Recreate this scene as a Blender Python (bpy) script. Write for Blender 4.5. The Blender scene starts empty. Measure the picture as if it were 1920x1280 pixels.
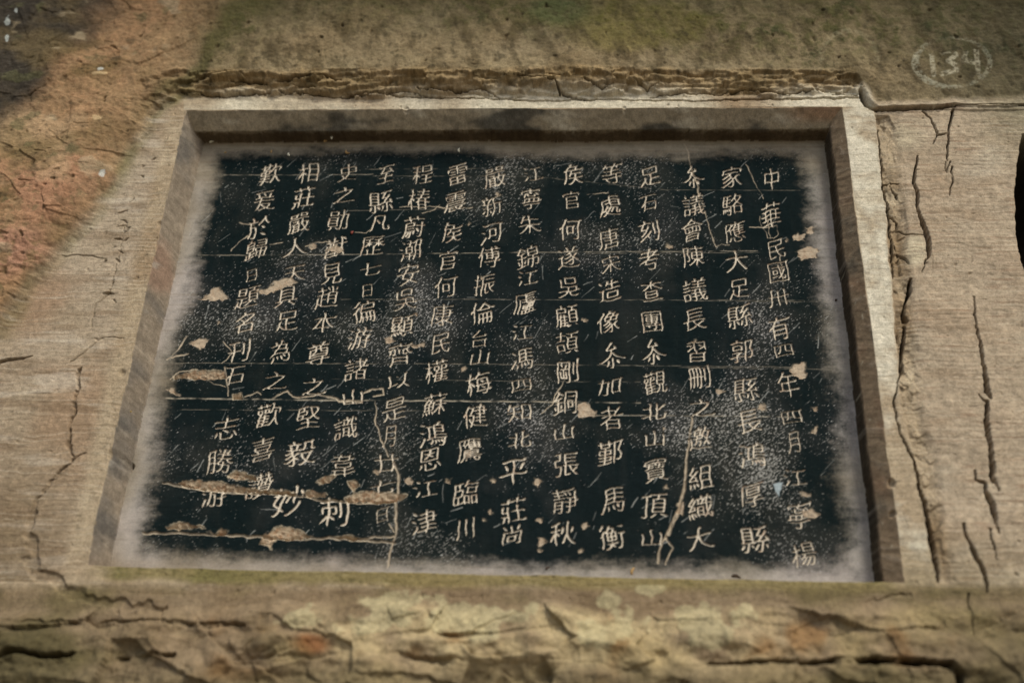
import bpy, math, random
import numpy as np
from mathutils import Matrix, Vector

random.seed(7)
Q = 1.0                      # mesh density (1 = full)
scene = bpy.context.scene
col = scene.collection

# ------------------------------------------------------------------ camera
F = 2133.0                   # focal length in photo pixels (1920 wide)
D = 1.6                      # distance of the eye from the wall plane
ez = np.array([161., -3940., F]); ez /= np.linalg.norm(ez)        # wall 'up' seen by the lens
ex = np.array([34400., 250., -F]); ex /= np.linalg.norm(ex)
ex -= ez * (ex @ ez); ex /= np.linalg.norm(ex)
ey = np.cross(ez, ex)
cam = bpy.data.cameras.new('camera')
cam.sensor_width = 36.0
cam.lens = F / 1920 * 36.0
cam.clip_start = 0.05
cam.clip_end = 500.0
cam_ob = bpy.data.objects.new('camera', cam)
col.objects.link(cam_ob)
R = Matrix(((ex[0], -ex[1], -ex[2]), (ey[0], -ey[1], -ey[2]), (ez[0], -ez[1], -ez[2])))
cam_ob.matrix_world = Matrix.Translation((0, -D, 0)) @ R.to_4x4()
scene.camera = cam_ob
cam.dof.use_dof = True
cam.dof.aperture_fstop = 1.4
cam.dof.focus_distance = 1.93

# ------------------------------------------------------------------ light
SUN_EL, SUN_AZ = 47.0, 30.0      # azimuth measured from straight out of the wall towards its right
world = bpy.data.worlds.new('World')
scene.world = world
world.use_nodes = True
wn = world.node_tree
sky = wn.nodes.new('ShaderNodeTexSky')
sky.sky_type = 'NISHITA'
sky.sun_disc = False
sky.sun_elevation = math.radians(SUN_EL)
sky.sun_rotation = math.radians(180 - SUN_AZ)
sky.air_density = 1.0
sky.dust_density = 2.5
sky.ozone_density = 1.0
bg = wn.nodes['Background']
bg.inputs['Strength'].default_value = 0.10
wn.links.new(sky.outputs['Color'], bg.inputs['Color'])
sun = bpy.data.lights.new('sun', 'SUN')
sun.energy = 1.5
sun.angle = math.radians(15)
sun.color = (0.97, 0.97, 0.90)
sun_ob = bpy.data.objects.new('sun', sun)
col.objects.link(sun_ob)
e, a = math.radians(SUN_EL), math.radians(SUN_AZ)
to_sun = Vector((math.sin(a) * math.cos(e), -math.cos(a) * math.cos(e), math.sin(e)))
sun_ob.rotation_euler = to_sun.to_track_quat('Z', 'Y').to_euler()
vs = scene.view_settings
vs.view_transform = 'Standard'
vs.look = 'None'
vs.exposure = 0.88
vs.gamma = 1.0
vs.use_curve_mapping = False
scene.cycles.max_bounces = 6
scene.cycles.diffuse_bounces = 4

# ------------------------------------------------------------------ helpers
def proj(x, y, z):
    cx = x * ex[0] + (y + D) * ey[0] + z * ez[0]
    cy = x * ex[1] + (y + D) * ey[1] + z * ez[1]
    cz = x * ex[2] + (y + D) * ey[2] + z * ez[2]
    return 960 + F * cx / cz, 640 + F * cy / cz

def wall(u, v, h=0.0):
    """the point of the wall, h proud of its plane, seen at u, v"""
    d = np.array([u - 960., v - 640., F])
    w = np.array([d @ ex, d @ ey, d @ ez])
    t = (D - h) / w[1]
    return w[0] * t, w[2] * t

rng = np.random.default_rng(11)
_G = rng.normal(size=(512, 512, 2)).astype(np.float32)
_G /= np.linalg.norm(_G, axis=2, keepdims=True)
_GX, _GY = _G[..., 0].copy(), _G[..., 1].copy()

def noise(x, y, seed=0):
    x = x.astype(np.float32) + seed * 17.37
    y = y.astype(np.float32) + seed * 31.71
    xi = np.floor(x); yi = np.floor(y)
    fx = x - xi; fy = y - yi
    i0 = xi.astype(np.int32) & 511; j0 = yi.astype(np.int32) & 511
    i1 = (i0 + 1) & 511; j1 = (j0 + 1) & 511
    u = fx * fx * fx * (fx * (fx * 6 - 15) + 10)
    v = fy * fy * fy * (fy * (fy * 6 - 15) + 10)
    a00 = _GX[j0, i0] * fx + _GY[j0, i0] * fy
    a10 = _GX[j0, i1] * (fx - 1) + _GY[j0, i1] * fy
    a01 = _GX[j1, i0] * fx + _GY[j1, i0] * (fy - 1)
    a11 = _GX[j1, i1] * (fx - 1) + _GY[j1, i1] * (fy - 1)
    return 1.5 * ((a00 * (1 - u) + a10 * u) * (1 - v) + (a01 * (1 - u) + a11 * u) * v)

def fbm(x, y, o=4, seed=0, g=0.5):
    r = 0; amp = 1.0; tot = 0
    for k in range(o):
        r = r + amp * noise(x * 2 ** k, y * 2 ** k, seed + k * 3)
        tot += amp; amp *= g
    return r / tot

def facets(x, z, seed=0, tilt=.6, step=.5):
    """broken stone: flat tilted flakes with sharp edges between them (about -1..1, one flake per unit)"""
    r = np.random.default_rng(900 + seed)
    jx, jz = r.random((64, 64)).astype(np.float32), r.random((64, 64)).astype(np.float32)
    ax, az, of = [(r.random((64, 64)).astype(np.float32) * 2 - 1) for _ in range(3)]
    xi, zi = np.floor(x).astype(np.int32), np.floor(z).astype(np.int32)
    best = np.full(x.shape, 1e9, np.float32); h = np.zeros(x.shape, np.float32)
    for dj in (-1, 0, 1):
        for di in (-1, 0, 1):
            ci, cj = xi + di, zi + dj
            a_, b_ = ci & 63, cj & 63
            px_, pz_ = x - (ci + jx[b_, a_]), z - (cj + jz[b_, a_])
            d_ = px_ * px_ + pz_ * pz_
            v_ = tilt * (ax[b_, a_] * px_ + az[b_, a_] * pz_) + step * of[b_, a_]
            m_ = d_ < best
            best = np.where(m_, d_, best); h = np.where(m_, v_, h)
    return h

def ss(a, b, x):
    t = np.clip((x - a) / (b - a), 0, 1)
    return t * t * (3 - 2 * t)

def lin(r, g, b):
    c = np.array([r, g, b], float) / 255
    return np.where(c <= 0.04045, c / 12.92, ((c + 0.055) / 1.055) ** 2.4).astype(np.float32)

# ------------------------------------------------------------------ the wall grid
OX0, OX1, OZ0, OZ1 = -0.730, 0.456, 0.485, 1.345      # the opening of the recess
DEP = 0.060                                           # depth of the panel
def axis(stops):
    out = [stops[0][0]]
    for (a, s), (b, _) in zip(stops[:-1], stops[1:]):
        n = max(1, int(round((b - a) / (s / Q))))
        out += list(a + (b - a) * (np.arange(n) + 1) / n)
    return np.array(out)
xs = axis([(-2.6, .02), (-1.5, .006), (-1.22, .0016), (-.76, .001), (.475, .0014), (.88, .006), (1.2, .02), (2.3, 0)])
zs = axis([(-1.6, .05), (-.9, .03), (0.0, .006), (.26, .0018), (.47, .001), (1.36, .0014), (1.68, .006), (2.0, .02), (3.0, 0)])
X, Z = np.meshgrid(xs, zs)
X = X.astype(np.float32); Z = Z.astype(np.float32)
ny, nx = X.shape
U, V = proj(X, 0.0, Z)
U = U.astype(np.float32); V = V.astype(np.float32)

def box(pts, pad):
    a = np.array(pts, float)
    (x0, z0), (x1, z1) = a.min(0) - pad, a.max(0) + pad
    i0, i1 = np.searchsorted(xs, [x0, x1]); j0, j1 = np.searchsorted(zs, [z0, z1])
    return slice(max(j0 - 1, 0), j1 + 1), slice(max(i0 - 1, 0), i1 + 1)

def line_dist(pts, pad, wob=0.0, freq=60, seed=0, w=None):
    """distance to a polyline (metres) on its part of the grid, and the width there"""
    s = box(pts, pad)
    x, z = X[s], Z[s]
    if wob:
        x, z = x + wob * fbm(x * freq, z * freq, 3, seed + 50), z + wob * fbm(x * freq, z * freq, 3, seed + 60)
    best = np.full(x.shape, 1e9, np.float32); wid = np.zeros(x.shape, np.float32)
    w = w or [1.0] * len(pts)
    for (a, b, wa, wb) in zip(pts[:-1], pts[1:], w[:-1], w[1:]):
        dx, dz = b[0] - a[0], b[1] - a[1]
        t = np.clip(((x - a[0]) * dx + (z - a[1]) * dz) / (dx * dx + dz * dz + 1e-12), 0, 1)
        d = np.hypot(x - a[0] - t * dx, z - a[1] - t * dz)
        m = d < best
        best = np.where(m, d, best); wid = np.where(m, wa + (wb - wa) * t, wid)
    return s, best, wid

def poly_sd(pts, pad, wob=0.0, freq=60, seed=0):
    """signed distance to a polygon, positive inside"""
    s = box(pts, pad)
    x, z = X[s], Z[s]
    if wob:
        x, z = x + wob * fbm(x * freq, z * freq, 4, seed + 70), z + wob * fbm(x * freq, z * freq, 4, seed + 80)
    best = np.full(x.shape, 1e9, np.float32); ins = np.zeros(x.shape, bool)
    n = len(pts)
    for k in range(n):
        a, b = pts[k], pts[(k + 1) % n]
        dx, dz = b[0] - a[0], b[1] - a[1]
        t = np.clip(((x - a[0]) * dx + (z - a[1]) * dz) / (dx * dx + dz * dz + 1e-12), 0, 1)
        best = np.minimum(best, np.hypot(x - a[0] - t * dx, z - a[1] - t * dz))
        if a[1] != b[1]:
            c = ((z >= a[1]) != (z >= b[1])) & (x < a[0] + (z - a[1]) * dx / (b[1] - a[1]))
            ins ^= c
    return s, np.where(ins, best, -best)

def W(px, h=0.0):
    return [wall(u, v, h) for u, v in px]

H = np.zeros_like(X)                        # how far each point stands proud of the wall plane
n_big = fbm(X * 2.2, Z * 2.2, 3, 1)
n_mid = fbm(X * 9, Z * 9, 4, 2)
n_fin = fbm(X * 45, Z * 45, 4, 3)
n_gr = fbm(X * 160, Z * 160, 3, 4)
n_hz = .65 * fbm(X * 8 + n_mid, Z * 78 + 2.6 * n_mid, 3, 5) + .25 * fbm(X * 60, Z * 120, 3, 7) * (1 + n_mid)            # horizontal tool marks
n_hz2 = fbm(X * 18, Z * 330, 2, 6)
outside = (X < OX0) | (X > OX1) | (Z < OZ0) | (Z > OZ1)

# ---- rock above and to the left stands proud of the dressed border
UP = [(-900, 760), (0, 640), (60, 560), (130, 480), (200, 400), (245, 335), (275, 265), (310, 205), (345, 184), (450, 188), (700, 186), (1000, 185),
      (1300, 183), (1500, 182), (1612, 180), (1622, 196), (1648, 208), (1700, 207), (1790, 202), (1920, 199), (2600, 196), (2600, -1500), (-900, -1500)]
upts = W(UP)
s, sd_up = poly_sd(upts, 0.4, 0.006, 30, 1)
full = np.full_like(X, -0.4); full[s] = sd_up; sd_up = full
wid = np.interp(U, [-100, 150, 300, 360, 1600, 1622, 1645, 1790, 1810], [.16, .10, .06, .046, .046, .014, .005, .005, .003])
hup = np.interp(U, [-200, 200, 330, 1590, 1640, 1790, 1815, 2000], [.055, .034, .024, .019, .008, .008, .004, .004])
t = sd_up / wid
k = 3.0
tw = np.clip(t + .34 * n_mid + .16 * n_fin + .22 * facets(X * 14, Z * 30, 5), 0, 1)
ter = (np.floor(tw * k) + ss(.35, .75, tw * k - np.floor(tw * k))) / k
soft = ss(0, 1, np.clip(t + .1 * n_mid, 0, 1))
m_ter = np.interp(U, [240, 350, 1610, 1640], [0, 1, 1, 0])
H += np.where(outside, hup * (ter * m_ter + soft * (1 - m_ter)), 0)
rag = np.where((t > 0) & (t < 1.25), 1, 0) * m_ter * np.clip(t * 5, 0, 1) * ss(1.25, .9, t)      # the broken strip under it
wx_, wz_ = X + .010 * n_mid + .003 * n_fin, Z + .006 * n_mid + .003 * n_fin
fc1 = facets(wx_ * 17, wz_ * 62, 1); fc2 = facets(wx_ * 38, wz_ * 130, 2)
H += rag * (.0085 * fc1 + .0035 * fc2 + .0016 * n_fin)
m_up = ss(.0, .03, sd_up)
# bulges of the rough rock
H += m_up * (.020 * n_big + .006 * n_mid + .0022 * n_fin + .0045 * facets((X + .02 * n_mid) * 7 + Z * 2, (Z + .02 * n_mid) * 9, 6, .8, .3) * ss(420, 250, U))
H += m_up * ss(240, -400, U) * .05
xc_, zc_ = X * .9 + Z * .42, -X * .42 + Z * .9
H += m_up * (.0012 * fbm(xc_ * 42, zc_ * 13, 3, 113) + .0012 * fbm(X * 70, Z * 90, 3, 115) + .0035 * fbm(X * 24, Z * 30, 4, 114) * ss(460, 300, U + .5 * V) + .0030 * facets(wx_ * 24, wz_ * 20, 11, .8, .4) * ss(430, 260, U + .4 * V))
H += ss(1.70, 2.45, Z + .05 * n_mid) * .62  # unseen overhang added above the view to shade the top of the wall
# ---- rock under the recess
vb = 1118 + 26 * n_mid + np.interp(U, [0, 300, 700, 1200, 1700], [30, 22, -4, 18, 8])
m_lo = ss(0, 1, (V - vb) / 34.) * (Z < OZ0)
fc3 = facets((X + .03 * n_mid) * 8 + Z, (Z + .02 * n_mid) * 15, 7, .9, .5); fc4 = facets((X + .01 * n_fin) * 22, (Z + .008 * n_mid) * 34, 8)
H += m_lo * (.014 + .024 * fbm(X * 7, Z * 12, 4, 12) + .012 * n_mid + .003 * n_fin + .014 * fc3 + .003 * fc4)
vb2 = 1180 + 40 * fbm(X * 4, Z * 3, 2, 15)
H += ss(0, 1, (V - vb2) / 26.) * (Z < OZ0) * (.012 + .010 * n_mid)
m_bot = ss(1088, 1110, V) * (Z < OZ0)
# ---- the right side : border, broken strip and split pillar
edge_r = np.interp(V, [180, 230, 300, 400, 520, 640, 760, 900, 1000, 1090], [1634, 1642, 1650, 1662, 1672, 1682, 1690, 1722, 1742, 1756])
dr = U - edge_r + 5 * n_mid * 2 + 3 * n_fin
m_right = ss(-4, 6, dr) * (V > 205) * (sd_up < 0.004)
strip = ss(-3, 4, dr) * ss(46, 18, dr) * (V > 215) * ss(1140, 1060, V) * (Z < OZ1 + .01)
H += strip * (-.006 + .005 * fbm(X * 40, Z * 26, 4, 21) + .008 * facets(wx_ * 46, wz_ * 24, 9) + .003 * facets(wx_ * 90, wz_ * 60, 10))
H += m_right * (.006 * n_mid + .004 * n_big)
vx = np.interp(V, [160, 215, 250, 300, 360, 420, 490, 520, 600, 760], [2300, 2080, 1916, 1908, 1904, 1904, 1912, 1926, 1990, 2300])
hole = ss(-1, 4, U - vx - 3 * n_fin)
H -= ss(0, 14, U - vx - 3 * n_fin) * .40
# ---- general weathering of dressed stone
dress = (1 - m_up) * (1 - m_lo)
ph_ = Z / .0082 + 1.3 * fbm(X * 2.5, Z * 9, 3, 120) + 1.3 * n_mid + .30 * n_fin
rl_ = 1 - np.abs(2 * (ph_ - np.floor(ph_)) - 1)
chis = ss(.55, .97, rl_) * ss(-.12, .32, fbm(X * 13, Z * 70, 3, 121))          # level lines left by the chisel
H -= outside * dress * chis * .00045 * (1 + 1.2 * n_mid)
H += outside * dress * (.0016 * n_mid + .0012 * n_hz + .0002 * n_hz2 + .0005 * n_gr)
H += outside * (1 - dress) * (.0008 * n_hz + .0010 * n_gr)

# ---- tool marks and pits
def crack(px, wpx, depth, h=0.0, wob=.004, seed=0, freq=45, sharp=1.0):
    """a split: widths in photo pixels, depth in metres"""
    pts = W(px, h)
    w = [q / 1900. for q in wpx]
    s, d, wd = line_dist(pts, max(w) * 2 + .012, wob, freq, seed, w)
    g = np.clip(1 - d / np.maximum(wd, 1e-5), 0, 1)
    g = np.clip(g * 2.6, 0, 1) ** sharp
    wd = wd * (1 + .5 * n_fin[s])
    if px[0][1] > 1120: g = g * ss(-.35, .1, fbm(X[s] * 14, Z[s] * 14, 3, seed + 5))
    H[s] -= depth * 2.2 * g * np.clip(wd / .004, .35, 1)
    if sharp == 1.0: SPLIT_DARK[s] = np.maximum(SPLIT_DARK[s], g * np.clip(depth / .012, 0, 1))
SPLIT_DARK = np.zeros_like(X)                     # soil colour in the splits, darkened to stand in for their shade
# right pillar
crack([(1722, 290), (1714, 335), (1713, 345), (1721, 370), (1719, 390), (1730, 420), (1740, 450), (1742, 478)], [2, 5, 4, 6, 4, 7, 9, 7], .040, seed=1, wob=.002)
crack([(1742, 478), (1733, 497), (1728, 510)], [3, 2, 1], .012, seed=2)
crack([(1707, 522), (1707, 545), (1700, 560), (1692, 590), (1697, 600)], [4, 6, 3, 5, 10], .03, seed=3, wob=.002)
crack([(1697, 612), (1694, 640), (1692, 668), (1690, 695)], [4, 6, 6, 8], .03, seed=4, wob=.002)
crack([(1690, 700), (1680, 730), (1677, 750), (1682, 790), (1695, 830), (1712, 860), (1722, 900), (1738, 960), (1752, 1040), (1760, 1090)], [2, 2, 3, 3, 3, 4, 6, 8, 7, 3], .014, seed=5)
crack([(1827, 555), (1827, 590), (1832, 620), (1838, 650), (1845, 690), (1852, 735), (1858, 745)], [1.5, 2.5, 4, 5, 6, 9, 4], .035, seed=6, wob=.0028, freq=80)
crack([(1836, 738), (1842, 748), (1852, 752), (1849, 790), (1856, 830), (1861, 868), (1862, 900)], [1.5, 3, 5, 6, 7, 8, 7], .035, seed=7, wob=.0028, freq=80)
crack([(1828, 880), (1832, 898), (1848, 905), (1850, 920), (1860, 945), (1866, 970), (1874, 1000)], [2, 4, 5, 6, 9, 6, 2], .035, seed=8, wob=.0028, freq=80)
crack([(1862, 890), (1875, 920)], [6, 2], .02, seed=9)
crack([(1806, 982), (1812, 1010), (1828, 1040), (1845, 1070), (1852, 1108)], [4, 4, 6, 7, 4], .03, seed=10, wob=.0028, freq=80)
crack([(1855, 990), (1862, 1020), (1870, 1050)], [2, 3, 1.5], .012, seed=11)
crack([(1816, 1110), (1820, 1150), (1826, 1200)], [2, 2, 2], .010, seed=12)
crack([(1788, 205), (1779, 240), (1777, 285), (1776, 300)], [5, 3, 3, 2], .020, seed=13, wob=.0028, freq=80)
crack([(1773, 300), (1777, 322), (1784, 300)], [2, 2, 2], .008, seed=14)
crack([(1785, 310), (1786, 340), (1780, 365)], [2, 2.5, 1.5], .012, seed=15)
crack([(1730, 208), (1745, 220), (1752, 240), (1760, 253), (1778, 250)], [3, 3, 4, 4, 2], .012, seed=16)
crack([(1758, 254), (1748, 268)], [2.5, 1.5], .008, seed=17)
crack([(1640, 206), (1700, 206), (1760, 203), (1790, 199)], [5, 5, 6, 5], .022, seed=18, wob=.002)
crack([(1790, 199), (1850, 196), (1930, 198), (2000, 200)], [2.5, 2.5, 3, 3], .010, seed=19, wob=.002)
crack([(1647, 235), (1650, 290), (1655, 345), (1666, 400), (1672, 460), (1674, 520)], [2, 3, 4, 4, 4, 2], .010, seed=20)
crack([(1655, 342), (1683, 345)], [4, 3], .010, seed=21)
crack([(1668, 350), (1680, 365), (1682, 372)], [2, 4, 2], .008, seed=22)
crack([(1664, 405), (1682, 412), (1684, 430), (1702, 438), (1732, 442)], [3, 3, 3, 3, 2], .007, seed=23)
crack([(1676, 462), (1690, 478), (1705, 495)], [2, 4, 2], .007, seed=24)
for (u, v, du, dv, w) in ((222, 398, 16, -4, 4), (226, 412, 12, 8, 4), (218, 424, 20, -2, 3), (232, 436, 10, -10, 4), (214, 446, 14, 4, 5), (228, 452, 12, -6, 4), (222, 470, 10, 6, 3), (216, 486, 8, 8, 4), (240, 380, 10, -10, 3), (196, 548, 16, 3, 7), (212, 560, 6, 8, 3), (235, 424, 8, 3, 3),
                          (262, 330, 6, 4, 4), (285, 300, 8, -4, 4), (84, 312, 20, 2, 3), (108, 308, 10, -3, 3), (60, 372, 26, 2, 3), (116, 370, 8, -6, 4), (215, 108, 22, 8, 5), (232, 116, 2, 12, 4), (205, 98, 14, 4, 3)):
    crack([(u, v), (u + du * .5, v + dv * .3), (u + du, v + dv)], [w * .5, w, w * .4], .0035, seed=800 + u, wob=.005)
# broken edge over the recess
crack([(352, 150), (380, 143), (435, 136)], [3, 7, 4], .018, .02, seed=30)
crack([(432, 148), (470, 146), (498, 146)], [3, 4, 2], .012, .02, seed=31)
crack([(515, 148), (550, 145), (590, 142), (640, 147)], [3, 5, 4, 3], .014, .02, seed=32)
crack([(340, 172), (420, 180), (520, 172), (640, 182), (720, 178), (800, 180), (900, 182), (1010, 187), (1150, 184), (1300, 187), (1420, 184), (1525, 182), (1610, 180)], [3, 3, 3, 2.5, 3, 3, 2.5, 3, 3, 3, 4, 4, 4], .014, .004, seed=33)
crack([(780, 158), (830, 160), (905, 156), (935, 170), (1000, 176)], [2, 4, 3, 2.5, 2], .010, .02, seed=34)
crack([(900, 145), (995, 144), (1040, 150), (1050, 165), (1110, 175)], [1.5, 2, 2.5, 5, 2], .010, .02, seed=35)
crack([(1095, 148), (1130, 160), (1150, 152)], [2, 3, 1.5], .009, .02, seed=36)
crack([(1190, 147), (1215, 159), (1240, 148)], [2, 2.5, 1.5], .008, .02, seed=37)
crack([(1220, 174), (1290, 164), (1350, 168), (1400, 160), (1470, 168), (1530, 160), (1610, 168)], [2, 4, 3, 4, 3, 3, 3], .010, .015, seed=38)
crack([(1612, 172), (1622, 198), (1642, 208)], [6, 7, 6], .012, seed=39)
crack([(640, 176), (700, 170), (760, 166), (830, 178)], [2, 3, 2, 2], .010, .012, seed=70)
# left border
crack([(232, 425), (222, 490), (210, 530), (203, 550), (180, 570), (172, 600), (172, 620)], [2, 1.5, 2, 5, 2, 2, 1], .0030, seed=40)
crack([(130, 680), (165, 655), (190, 633), (230, 632)], [2, 3, 2, 1.5], .0030, seed=41)
crack([(0, 678), (30, 672), (60, 668)], [7, 5, 2], .020, seed=42)
crack([(118, 480), (160, 478), (200, 485)], [2, 3, 2], .0030, seed=43)
crack([(150, 850), (120, 872), (95, 900), (76, 925), (62, 960), (54, 1000), (58, 1045), (80, 1080), (130, 1105), (190, 1128), (300, 1138)], [3, 4, 5, 6, 10, 16, 20, 22, 20, 14, 8], .0020, seed=44, wob=.022, freq=26, sharp=.7)
crack([(160, 845), (128, 868), (100, 895), (78, 925)], [2, 3, 3, 2], .006, seed=46, wob=.01, freq=40)
crack([(148, 690), (140, 760), (132, 800), (128, 840), (135, 855)], [5, 6, 6, 6, 4], .004, seed=45, wob=.01)
# under the recess
crack([(0, 1164), (140, 1166), (250, 1162), (330, 1166), (460, 1170)], [4, 4, 4, 3, 5], 0.0072, .01, seed=50, wob=.009, freq=30, sharp=.8)
crack([(0, 1222), (120, 1226), (220, 1232), (330, 1230)], [8, 9, 8, 5], 0.0132, .02, seed=51, wob=.009, freq=30, sharp=.8)
crack([(300, 1140), (308, 1165), (340, 1172), (450, 1172)], [4, 4, 6, 6], 0.0026, .012, seed=52, wob=.009, freq=30, sharp=.8)
crack([(690, 1222), (760, 1230), (840, 1238), (905, 1236)], [3, 6, 7, 4], 0.0050, .02, seed=53, wob=.009, freq=30, sharp=.8)
crack([(905, 1238), (1060, 1240), (1180, 1252), (1240, 1258), (1330, 1244)], [3, 3, 3, 4, 3], 0.0024, .02, seed=54, wob=.009, freq=30, sharp=.8)
crack([(1330, 1244), (1500, 1240), (1600, 1240), (1700, 1243), (1780, 1246), (1797, 1262), (1802, 1300)], [4, 6, 10, 10, 11, 12, 10], .028, .02, seed=55)
crack([(945, 1258), (985, 1275), (1010, 1290)], [4, 6, 5], 0.0030, .02, seed=56, wob=.009, freq=30, sharp=.8)
crack([(640, 1225), (560, 1232), (450, 1228)], [3, 4, 5], 0.0024, .02, seed=57, wob=.009, freq=30, sharp=.8)
crack([(1570, 1140), (1610, 1132), (1640, 1118), (1700, 1112)], [6, 5, 4, 4], 0.0024, .006, seed=58, wob=.009, freq=30, sharp=.8)
crack([(1195, 1168), (1210, 1195), (1245, 1205)], [4, 6, 3], 0.0024, .02, seed=59, wob=.009, freq=30, sharp=.8)
crack([(800, 1150), (830, 1185), (880, 1192), (920, 1170), (960, 1150), (1010, 1140)], [6, 7, 6, 6, 5, 4], 0.0018, .012, seed=60, wob=.009, freq=30, sharp=.8)
crack([(540, 1180), (545, 1230)], [7, 7], 0.0024, .02, seed=61, wob=.009, freq=30, sharp=.8)

# pits of the rough rock
pit = np.clip(fbm(X * 55, Z * 55, 2, 31) - .42, 0, 1) * np.clip(.5 + 1.6 * n_mid, 0, 1)
H -= outside * np.maximum(m_up, m_lo * .8) * pit * .02
pit2 = np.clip(fbm(X * 90, Z * 60, 2, 33) - .52, 0, 1)
H -= outside * (1 - m_up) * pit2 * .010

# ---- the recess itself
dl = X - OX0; drr = OX1 - X; dt = OZ1 - Z; db = Z - OZ0
wob = .0048 * fbm(X * 7, Z * 7, 4, 41) + .0012 * n_fin - .003 * np.clip(fbm(X * 24, Z * 24, 3, 42) - .3, 0, 1)
inner_l = np.interp(Z, [OZ0, OZ1], [.011, .021])
inner_r = np.interp(Z, [OZ0, OZ1], [.026, .023])
def prof(d, pts):
    return np.interp(d, [p[0] for p in pts], [p[1] for p in pts])
p_l = prof((dl + wob) / inner_l, [(-.1, 0), (0, 0), (.1, .006), (.85, .050), (1.0, .060)])
p_r = prof((drr + wob) / inner_r, [(-.1, 0), (0, 0), (.84, .022), (.93, .054), (1.0, .060)])
p_t = prof(dt + wob, [(-.01, 0), (0, 0), (.0255, .030), (.0275, .056), (.0285, .060)])
p_b = prof(db + wob, [(-.01, 0), (0, 0), (.003, .010), (.012, .060)])
rec = np.minimum(np.minimum(p_l, p_r), np.minimum(p_t, p_b))
rec = np.where(outside, 0, rec)
on_rev = (rec > 0) & (rec < .0595)
H -= rec
H += on_rev * (.0012 * fbm(X * 30, Z * 30, 4, 43) + .0014 * fbm((X + Z) * 60 + 3 * n_mid, (X - Z) * 22 + 2 * n_mid, 4, 44) + .0012 * n_fin)
tool = fbm((X + Z) * 60 + 3 * n_mid, (X - Z) * 22 + 2 * n_mid, 4, 44)
# worn arris
for px, ra, dp in (((214, 850), 12, .012), ((228, 700), 8, .004), ((300, 420), 6, .003), ((1672, 905), 8, .008), ((1676, 960), 6, .006), ((1500, 205), 8, .003), ((1170, 205), 6, .003), ((760, 206), 7, .003)):
    x0, z0 = wall(*px)
    r = ra / 1050.
    dd = np.hypot((X - x0) + .004 * n_fin, (Z - z0) * .8 + .004 * n_mid)
    H -= dp * ss(r, r * .3, dd)
inside = rec >= .0595
H -= inside * chis * .0002
H += inside * (.0011 * n_big + .0004 * n_mid + .00016 * n_hz + .00012 * n_gr)

# pixel place of each point with its relief, used to lay out stains, paint and writing
U, V = proj(X, -H, Z)
U = U.astype(np.float32); V = V.astype(np.float32)
print('grid', X.shape)

# ------------------------------------------------------------------ colour of the stone
C = np.zeros(X.shape + (3,), np.float32)
def mix(c, m):
    m = np.clip(m, 0, 1)[..., None].astype(np.float32)
    C[:] = C * (1 - m) + np.asarray(c, np.float32) * m
def mixs(s, c, m):
    m = np.clip(m, 0, 1)[..., None].astype(np.float32)
    C[s] = C[s] * (1 - m) + np.asarray(c, np.float32) * m
def blob(u, v, ru, rv, rough=.5, nse=None):
    d = np.hypot((U - u) / ru, (V - v) / rv)
    return np.clip(1.15 - d + rough * (n_mid if nse is None else nse), 0, 1)
c_st = lin(150, 133, 107)
C[:] = c_st
mix(lin(128, 106, 80), ss(-.2, .5, n_mid + .5 * n_big) * .7)
mix(lin(172, 157, 130), ss(.05, .55, fbm(X * 6, Z * 11, 4, 52)) * .7)
mix(lin(112, 92, 68), ss(.1, .6, n_hz) * .38 * (1 - m_lo))
mix(lin(178, 164, 140), ss(.15, .6, -n_hz) * .4 * (1 - m_up) * (1 - m_lo))
# upper rock
mix(lin(112, 97, 68), m_up * .75)
mix(lin(142, 127, 96), m_up * ss(-.1, .4, fbm(X * 10, Z * 16, 4, 54)) * ss(60, 150, V) * .55)
mix(lin(76, 64, 42), m_up * ss(.05, .45, fbm(X * 22, Z * 12, 4, 55)) * .7)
vm = np.interp(U, [300, 420, 560, 700, 1000, 1250, 1500, 1700, 1950], [175, 120, 40, 45, 60, 95, 110, 105, 160])
moss = ss(40, -60, V - vm + 45 * n_mid + 35 * n_big) * ss(330, 430, U + .6 * (V - 60))
moss = np.clip(.35 * moss + .75 * moss * ss(-.25, .25, n_fin + .8 * n_gr + .5 * n_mid), 0, 1)
mix(lin(70, 68, 36), m_up * moss * (.40 + .45 * ss(-.3, .4, n_fin + n_mid)))
mix(lin(50, 54, 30), m_up * moss * ss(.0, .45, fbm(X * 14, Z * 14, 4, 56)) * .75)
mix(lin(98, 90, 42), m_up * ss(.1, .7, blob(1180, 40, 190, 60)) * .55)
mix(lin(58, 76, 48), m_up * ss(.2, .9, blob(1060, 20, 90, 50)) * .5)
mix(lin(52, 50, 34), m_up * ss(1560, 1930, U + 60 * n_mid) * .7)
mix(lin(150, 126, 90), rag * .6)
mix(lin(110, 92, 58), rag * .4 * ss(-.3, .3, n_mid))
xa_, za_ = X * .9 + Z * .45, -X * .45 + Z * .9
mix(lin(66, 56, 36), m_up * ss(.0, .4, fbm(xa_ * 30, za_ * 13, 4, 101)) * .62 * ss(-.5, .2, n_mid + .3))
mix(lin(50, 44, 28), m_up * ss(.2, .5, fbm(X * 46, Z * 38, 3, 102)) * .5)
mix(lin(60, 56, 32), m_up * ss(90, -40, V + 30 * n_mid) * .5)
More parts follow.
